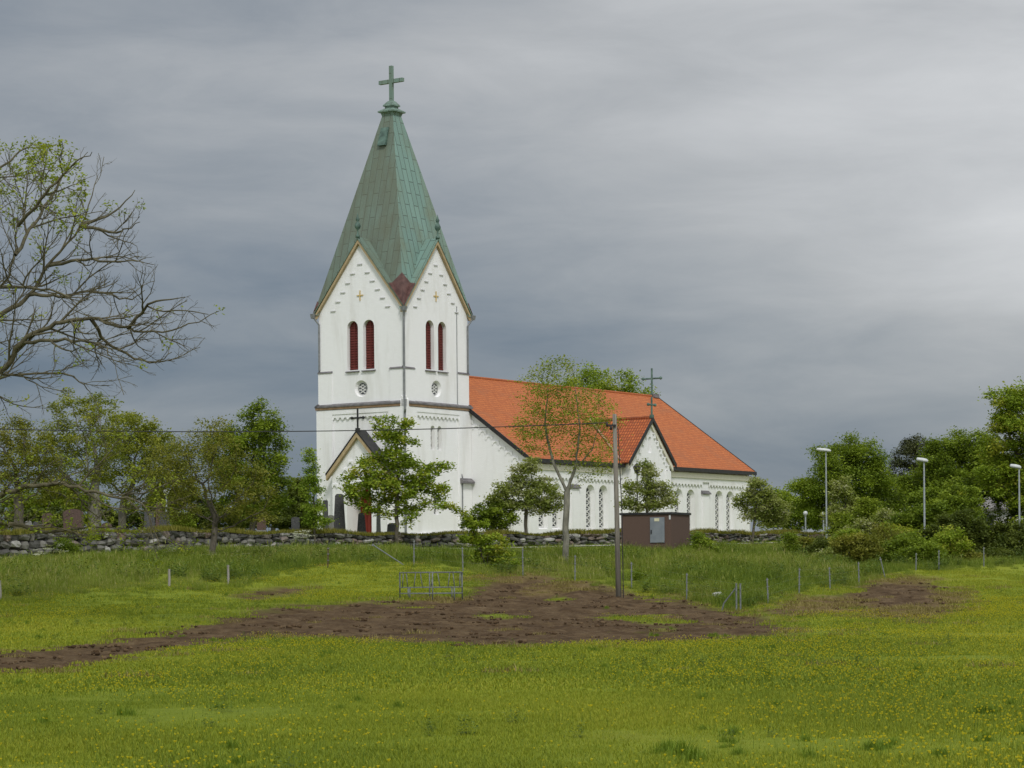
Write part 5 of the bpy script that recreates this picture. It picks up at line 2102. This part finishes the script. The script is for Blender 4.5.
# ------------------------------------------------------------------ small loose things
rng0 = np.random.RandomState(77)
def rock(label, px, Y, size, mtl, tone=None, seed=1):
    g = ground_at(px, Y, size * .25)
    rg = np.random.RandomState(seed)
    m = MB()
    stone(m, (0, 0, 0), (size * 1.3, size, size * .8), rg, .3, .9)
    o = m.build('rock', mtl, None, uv=False, tone=True)
    o.location = g
    tag(o, label, 'rock')
rock('white stone lying in the long grass near the braced corner post', 717.5, 104, .42, M_WHITESTONE, seed=3)
for k, (px, Y, s) in enumerate([(812, 186, .7), (818, 184, .9), (808, 184, .5), (834, 184, .6), (838, 186, .5)]):
    rock(['pinkish boulder left of the lamp post foot in the rubble', 'largest pinkish boulder at the foot of the tall lamp post', 'small pinkish boulder below the clear globe lamp',
          'pinkish boulder right of the tall lamp post foot', 'outermost pinkish boulder right of the lamp post'][k], px, Y, s, M_GRANITE_R, seed=20 + k)

# ------------------------------------------------------------------ white house at the right
def house():
    Y = 172
    g = ground_at(1000, Y, -.2)
    root = thing('white_house', 'white rendered house mostly hidden behind shrubs at the frame edge', 'house', g, math.radians(-18))
    fr = Fr((-2.6, 0, 0), (1, 0, 0), (0, -1, 0))
    top = zp(507, Y, 990) - g.z
    m = MB()
    hs = [[(1.2, 1.2), (2.2, 1.2), (2.2, 2.4), (1.2, 2.4)], [(4.6, 1.2), (5.6, 1.2), (5.6, 2.4), (4.6, 2.4)]]
    wall_panel(m, fr, [(0, 0), (9, 0), (9, top), (0, top)], hs, .15)
    m.box(-2.6, 6.4, .2, 6, 0, top - .01)
    m.build('wall', M_HOUSE, root)
    m = MB()
    for sg in (0, 1):
        y0, y1 = (-.4, 3.0) if sg == 0 else (6.4, 3.0)
        pts = [(-3, y0, top - .1), (6.8, y0, top - .1), (6.8, y1, top + 1.6), (-3, y1, top + 1.6)]
        roof_sheet(m, *(pts if sg == 0 else pts[::-1]), t=.15)
    m.build('roof', M_HROOF, root)
    for h in hs:
        m = MB()
        m.face([m.vert(fr.P(a, z, -.14)) for a, z in h])
        m.build('window', M_GLASS, root)


house()


# ------------------------------------------------------------------ grass, flowers (uncountable)
def proto(name, build):
    mb = MB()
    build(mb)
    me = bpy.data.meshes.new(name)
    me.from_pydata(mb.v, [], mb.f)
    a = me.attributes.new('tone', 'FLOAT', 'FACE')
    a.data.foreach_set('value', mb.tone)
    return me


def blades(n, rad, hmin, hmax, wd, rng, tone=(.35, .18), lean=.5, seed_heads=0.0, gauss=False):
    def f(mb):
        for _ in range(n):
            a, q = rng.uniform(0, 2 * math.pi), rad * (abs(rng.normal(0, .5)) if gauss else math.sqrt(rng.rand()))
            p = Vector((q * math.cos(a), q * math.sin(a), -.02))
            h = rng.uniform(hmin, hmax) * (1 - .35 * q / rad)
            t = rng.uniform(0, 2 * math.pi)
            d = Vector((math.cos(t), math.sin(t), 0))
            s = Vector((-d.y, d.x, 0)) * wd * rng.uniform(.6, 1.3) * .5
            l = lean * rng.uniform(.1, 1) * h
            m1 = p + Zv * h * .6 + d * l * .35
            tip = p + Zv * h + d * l
            mb.ct = min(1, max(0, rng.normal(*tone)))
            i = [mb.vert(x) for x in (p - s, p + s, m1 + s * .8, m1 - s * .8, tip)]
            mb.face((i[0], i[1], i[2], i[3]))
            mb.face((i[3], i[2], i[4]))
            if rng.rand() < seed_heads:
                mb.ct = min(1, max(0, rng.normal(.95, .1)))
                k = Zv * .14 + d * .04
                s2 = s * 2.2
                mb.poly([tip - k * .3, tip + s2 + k * .3, tip + k, tip - s2 + k * .3])
    return f


def scatter(name, pts, rot, scl, meshes, mtl):
    objs = []
    for me in meshes:
        me.materials.append(mtl)
        objs.append(bpy.data.objects.new(name + '_clump', me))
    me = bpy.data.meshes.new(name)
    me.vertices.add(len(pts))
    me.vertices.foreach_set('co', np.asarray(pts, np.float32).ravel())
    for nm, arr in (('rot', rot), ('scl', scl)):
        a = me.attributes.new(nm, 'FLOAT', 'POINT')
        a.data.foreach_set('value', np.asarray(arr, np.float32))
    o = link(bpy.data.objects.new(name, me))
    ng = bpy.data.node_groups.new(name, 'GeometryNodeTree')
    ng.interface.new_socket('Geometry', in_out='INPUT', socket_type='NodeSocketGeometry')
    ng.interface.new_socket('Geometry', in_out='OUTPUT', socket_type='NodeSocketGeometry')
    gi, go = ng.nodes.new('NodeGroupInput'), ng.nodes.new('NodeGroupOutput')
    ip = ng.nodes.new('GeometryNodeInstanceOnPoints')
    jn = ng.nodes.new('GeometryNodeJoinGeometry')
    for ob in objs:
        oi = ng.nodes.new('GeometryNodeObjectInfo')
        oi.inputs['Object'].default_value = ob
        oi.inputs['As Instance'].default_value = True
        ng.links.new(oi.outputs['Geometry'], jn.inputs[0])
    ng.links.new(gi.outputs[0], ip.inputs['Points'])
    ng.links.new(jn.outputs[0], ip.inputs['Instance'])
    ip.inputs['Pick Instance'].default_value = True
    for nm, sock in (('rot', 'Rotation'), ('scl', 'Scale')):
        na = ng.nodes.new('GeometryNodeInputNamedAttribute')
        na.data_type = 'FLOAT'
        na.inputs['Name'].default_value = nm
        cx = ng.nodes.new('ShaderNodeCombineXYZ')
        if nm == 'rot':
            ng.links.new(na.outputs['Attribute'], cx.inputs['Z'])
        else:
            for ax in 'XYZ':
                ng.links.new(na.outputs['Attribute'], cx.inputs[ax])
        ng.links.new(cx.outputs[0], ip.inputs[sock])
    ng.links.new(ip.outputs[0], go.inputs[0])
    md = o.modifiers.new('scatter', 'NODES')
    md.node_group = ng
    tag(o, kind='stuff')
    return o


def ground_arr(px, Y):
    z = np.empty(len(px))
    cols = PXC
    q = np.clip((px - cols[0]) / 20, 0, len(cols) - 1.001)
    i = q.astype(int)
    f = q - i
    for k in np.unique(i):
        s = i == k
        z[s] = np.interp(Y[s], *_prof[k]) * (1 - f[s]) + np.interp(Y[s], *_prof[k + 1]) * f[s]
    return z


def rand_ground(n, y0, y1, rng, p0=-480, p1=1620):
    """n random ground points, uniform in area between two distances"""
    Y = np.sqrt(rng.uniform(y0 * y0, y1 * y1, n))
    px = rng.uniform(p0, p1, n)
    return px, Y


def to_world(px, Y, z):
    return np.stack([(px - CX) * Y / 2400, Y * K, z], 1)


fenceY = lambda px: np.interp(px, [r[0] for r in FENCE], [r[1] for r in FENCE])
wallY = lambda px: np.interp(px, [r[0] for r in WALL], [r[1] for r in WALL])

rg = np.random.RandomState(5)
short_near = [proto('grass', blades(300, .5, .03, .085, .007, np.random.RandomState(k), (.45, .2), .7)) for k in range(4)]
short_far = [proto('grass', blades(150, .65, .03, .09, .018, np.random.RandomState(20 + k), (.45, .2), .7)) for k in range(4)]
tall = [proto('tall_grass', blades(170, .6, .16, .70, .016, np.random.RandomState(40 + k), (.42, .26), 1.0, .012)) for k in range(5)]
tuft = [proto('tussock', blades(130, .35, .12, .34, .014, np.random.RandomState(60 + k), (.45, .25), .8, 0, True)) for k in range(4)]
dryp = [proto('dry_grass', blades(90, .5, .06, .22, .018, np.random.RandomState(70 + k), (.5, .25), 1.2)) for k in range(3)]

# pasture
for (n, y0, y1, protos, s0, s1) in ((6200, 17, 34, short_near, .8, 1.25), (9200, 34, 60, short_far, .8, 1.3), (14500, 60, 128, short_far, 1.0, 1.7)):
    px, Y = rand_ground(n, y0, y1, rg)
    z = ground_arr(px, Y)
    mud, dry = masks(px, Y, z)
    ok = (rg.rand(n) > mud * 1.02) & (Y < fenceY(px) + 1) & (rg.rand(n) > dry * .7)
    scatter('grass', to_world(px, Y, z)[ok], rg.uniform(0, 6.28, ok.sum()), rg.uniform(s0, s1, ok.sum()), protos, G_SHORT)
# the bank with long grass
n = 27000
px, Y = rand_ground(n, 84, 190, rg)
z = ground_arr(px, Y)
mud, dry = masks(px, Y, z)
dz = Y - fenceY(px)
pathY = wallY(px) - 5.5
ok = (dz > -1.5 + rg.normal(0, .8, n)) & (Y < wallY(px) - .9) & (rg.rand(n) > mud) & ~((px > 400) & (np.abs(Y - pathY) < 1.6)) & ~((px > 310) & (px < 470) & (dz < 4) & (rg.rand(n) < .75))
hs = rg.uniform(.6, 1.35, n) * np.clip(.42 + dz * .055, .42, .92) * np.where((Y > wallY(px) - 12) & (px > 300), .4, 1) * np.where((Y > wallY(px) - 9) & (px <= 300), .38, 1) * np.where((px > 405) & (Y > wallY(px) - 21), .45, 1) * (1 + fbm(px * .05, Y * .3, 91) * 1.6)
scatter('tall_grass', to_world(px, Y, z)[ok], rg.uniform(0, 6.28, ok.sum()), hs[ok], tall, G_TALL)
# churchyard turf
px, Y = rand_ground(5000, 125, 200, rg)
z = ground_arr(px, Y)
ok = Y > wallY(px) + 1.4
scatter('grass', to_world(px, Y, z)[ok], rg.uniform(0, 6.28, ok.sum()), rg.uniform(1.2, 2.2, ok.sum()), short_far, G_SHORT)
# tussocks, many in the rear of the pasture and a few round the mud
T0 = [(720, 676, 1.3), (985, 719, 1.2), (690, 760, 1.5), (665, 757, 1.3), (325, 654, 1.1), (124, 714, 1.2), (890, 642, 1.2), (870, 640, .9), (715, 640, 1.0), (770, 652, 1.0), (660, 640, .9), (725, 748, .8),
      (210, 642, .9), (285, 658, .9), (180, 640, .8), (40, 640, 1.3), (20, 632, 1.2), (730, 757, .9), (880, 752, 1.1), (940, 760, .9), (640, 655, .8), (590, 652, .8), (880, 756, 1.0), (350, 690, .8), (700, 700, .7), (960, 700, .7)]
tp, tr_, ts = [], [], []
for a, b, s in T0:
    Y = 1.6 * 2400 / (b - HZ + .001)
    for _ in range(3):
        if Y < 95:
            tp.append(ground_at(a + rg.normal(0, 6), Y + rg.normal(0, .25)))
            ts.append(s * .42 * rg.uniform(.7, 1.15))
px, Y = rand_ground(600, 20, 108, rg)
z = ground_arr(px, Y)
mud, dry = masks(px, Y, z)
ok = (mud < .8) & (Y < fenceY(px))
for p, q in zip(to_world(px, Y, z)[ok], rg.uniform(.25, .55, ok.sum())):
    tp.append(Vector(p))
    ts.append(q)
scatter('tussock_grass', [tuple(p) for p in tp], rg.uniform(0, 6.28, len(tp)), ts, tuft, G_TUFT)
# dry tufts along the mud edges
px, Y = rand_ground(24000, 40, 125, rg)
z = ground_arr(px, Y)
mud, dry = masks(px, Y, z)
edge = np.exp(-((mud - .45) / .3) ** 2) * .10
ok = (rg.rand(len(px)) < np.maximum(dry * .45, edge))
scatter('dry_grass', to_world(px, Y, z)[ok], rg.uniform(0, 6.28, ok.sum()), rg.uniform(.5, 1.2, ok.sum()), dryp, G_DRY)


def weed(seed):
    rng = np.random.RandomState(seed)
    def f(mb):
        for _ in range(16):
            a, q = rng.uniform(0, 6.28), .3 * math.sqrt(rng.rand())
            p = Vector((q * math.cos(a), q * math.sin(a), 0))
            h = rng.uniform(.2, .6)
            ax = Vector((rng.normal(0, .12), rng.normal(0, .12), 1)).normalized()
            for k in range(7):
                c = p + ax * h * (k + 1) / 7
                t = rng.uniform(0, 6.28)
                d = Vector((math.cos(t), math.sin(t), rng.uniform(-.2, .5)))
                sd = Vector((-d.y, d.x, 0)) * .03
                L = rng.uniform(.07, .15)
                mb.ct = min(1, max(0, rng.normal(.45, .2)))
                mb.poly([c, c + d * L * .5 + sd, c + d * L, c + d * L * .5 - sd])
    return f


wd = [proto('weed', weed(400 + k)) for k in range(4)]
px, Y = rand_ground(8000, 84, 185, rg)
z = ground_arr(px, Y)
mud, dry = masks(px, Y, z)
x_, y_ = (px - CX) * Y / 2400, Y * K
ok = (Y > fenceY(px) - .5) & (Y < wallY(px) - 1) & (fbm(x_ * .16, y_ * .16, 170) + fbm(x_ * .7, y_ * .7, 180) * .5 > .0) & (mud < .3) & ~((px > 400) & (Y > wallY(px) - 8)) & ~((px > 310) & (px < 480) & (Y < fenceY(px) + 4))
scatter('bank_weeds', to_world(px, Y, z)[ok], rg.uniform(0, 6.28, ok.sum()), rg.uniform(.7, 1.5, ok.sum()) * np.where(Y[ok] > wallY(px[ok]) - 12, .6, 1), wd, tone_mat('nettle_leaf', [(0, (.055, .095, .016)), (.5, (.10, .16, .024)), (1, (.17, .235, .045))], .7, .3))


px, Y = rand_ground(2600, 20, 112, rg)
z = ground_arr(px, Y)
mud, dry = masks(px, Y, z)
x_, y_ = (px - CX) * Y / 2400, Y * K
ok = (mud < .75) & (Y < fenceY(px)) & (fbm(x_ * .25, y_ * .12, 210) > .02)
scatter('pasture_herbs', to_world(px, Y, z)[ok], rg.uniform(0, 6.28, ok.sum()), rg.uniform(.16, .42, ok.sum()), [proto('herb', weed(430 + k)) for k in range(3)], MATS['nettle_leaf'])


def clod(seed):
    rng = np.random.RandomState(seed)
    def f(mb):
        for _ in range(7):
            a, q = rng.uniform(0, 6.28), .5 * math.sqrt(rng.rand())
            sz = rng.uniform(.04, .15)
            stone(mb, (q * math.cos(a), q * math.sin(a), sz * .15), (sz * 1.2, sz, sz * .7), rng, rng.uniform(0, 3))
    return f


cl = [proto('clod', clod(500 + k)) for k in range(4)]
px, Y = rand_ground(9000, 40, 125, rg)
z = ground_arr(px, Y)
mud, dry = masks(px, Y, z)
ok = (mud > .7) & (rg.rand(len(px)) < .2)
scatter('mud_clods', to_world(px, Y, z)[ok], rg.uniform(0, 6.28, ok.sum()), rg.uniform(.4, 1.15, ok.sum()), cl, tone_mat('mud_clod', [(0, (.034, .020, .009)), (.6, (.080, .050, .025)), (1, (.13, .088, .048))], .95))


# buttercups
def flowers(n, rad, seed, h0, h1, rpet, petals=True):
    rng = np.random.RandomState(seed)
    def f(mb):
        for _ in range(n):
            a, q = rng.uniform(0, 6.28), rad * math.sqrt(rng.rand())
            p = Vector((q * math.cos(a), q * math.sin(a), 0))
            h = rng.uniform(h0, h1)
            top = p + Vector((rng.uniform(-.03, .03), rng.uniform(-.03, .03), h))
            mb.ct = .3
            mb.poly([p + Vector((.003, 0, 0)), p - Vector((.003, 0, 0)), top])
            mb.ct = rng.uniform(.55, 1)
            r = rpet * rng.uniform(.75, 1.25)
            ctr = mb.vert(top - Zv * r * .9)
            ring = [mb.vert(top + Vector((r * math.cos(6.283 * k / 5), r * math.sin(6.283 * k / 5), r * .35))) for k in range(5)]
            for k in range(5):
                mb.face((ctr, ring[k], ring[(k + 1) % 5]))
    return f


bc = [proto('buttercup', flowers(8, .8, 200 + k, .08, .19, .0125)) for k in range(4)]
px, Y = rand_ground(42000, 17, 112, rg)
z = ground_arr(px, Y)
mud, dry = masks(px, Y, z)
x_, y_ = (px - CX) * Y / 2400, Y * K
dens = np.clip(fbm(x_ * .22, y_ * .09, 140) * 2.6 + fbm(x_ * 1.1, y_ * .5, 141) * 1.6 + .34 + (px - 500) * .0005, .06, 1)
dens = np.where((px > 300) & (px < 480) & (Y > 92), 1.0, dens)
ok = (rg.rand(len(px)) < dens * .75) & (mud < .25) & (Y < fenceY(px) + 2)
scatter('buttercups', to_world(px, Y, z)[ok], rg.uniform(0, 6.28, ok.sum()), rg.uniform(.8, 1.2, ok.sum()), bc, M_BUTTER)


# cow parsley on the bank
def umbel(seed):
    rng = np.random.RandomState(seed)
    def f(mb):
        for _ in range(7):
            a, q = rng.uniform(0, 6.28), .45 * math.sqrt(rng.rand())
            p = Vector((q * math.cos(a), q * math.sin(a), 0))
            top = p + Vector((rng.uniform(-.15, .15), rng.uniform(-.15, .15), rng.uniform(.7, 1.1)))
            mb.ct = .3
            mb.poly([p + Vector((.01, 0, 0)), p - Vector((.01, 0, 0)), top])
            for _ in range(16):
                c = top + Vector((rng.normal(0, .07), rng.normal(0, .07), rng.normal(0, .015)))
                mb.ct = rng.uniform(.5, 1)
                r = rng.uniform(.015, .03)
                mb.poly([c + Vector((r, 0, 0)), c + Vector((0, r, .01)), c + Vector((-r, 0, 0)), c + Vector((0, -r, -.012))])
    return f


um = [proto('cow_parsley', umbel(300 + k)) for k in range(3)]
pts = []
for (a, b, n, sp) in ((62, 110, 4, 12), (165, 117, 4, 9), (302, 145, 9, 5), (200, 112, 2, 20), (440, 130, 1, 20)):
    for _ in range(n):
        pts.append(ground_at(a + rg.normal(0, sp), b + rg.normal(0, 1.2)))
scatter('cow_parsley', [tuple(p) for p in pts], rg.uniform(0, 6.28, len(pts)), rg.uniform(.7, 1.1, len(pts)), um, M_UMBEL)
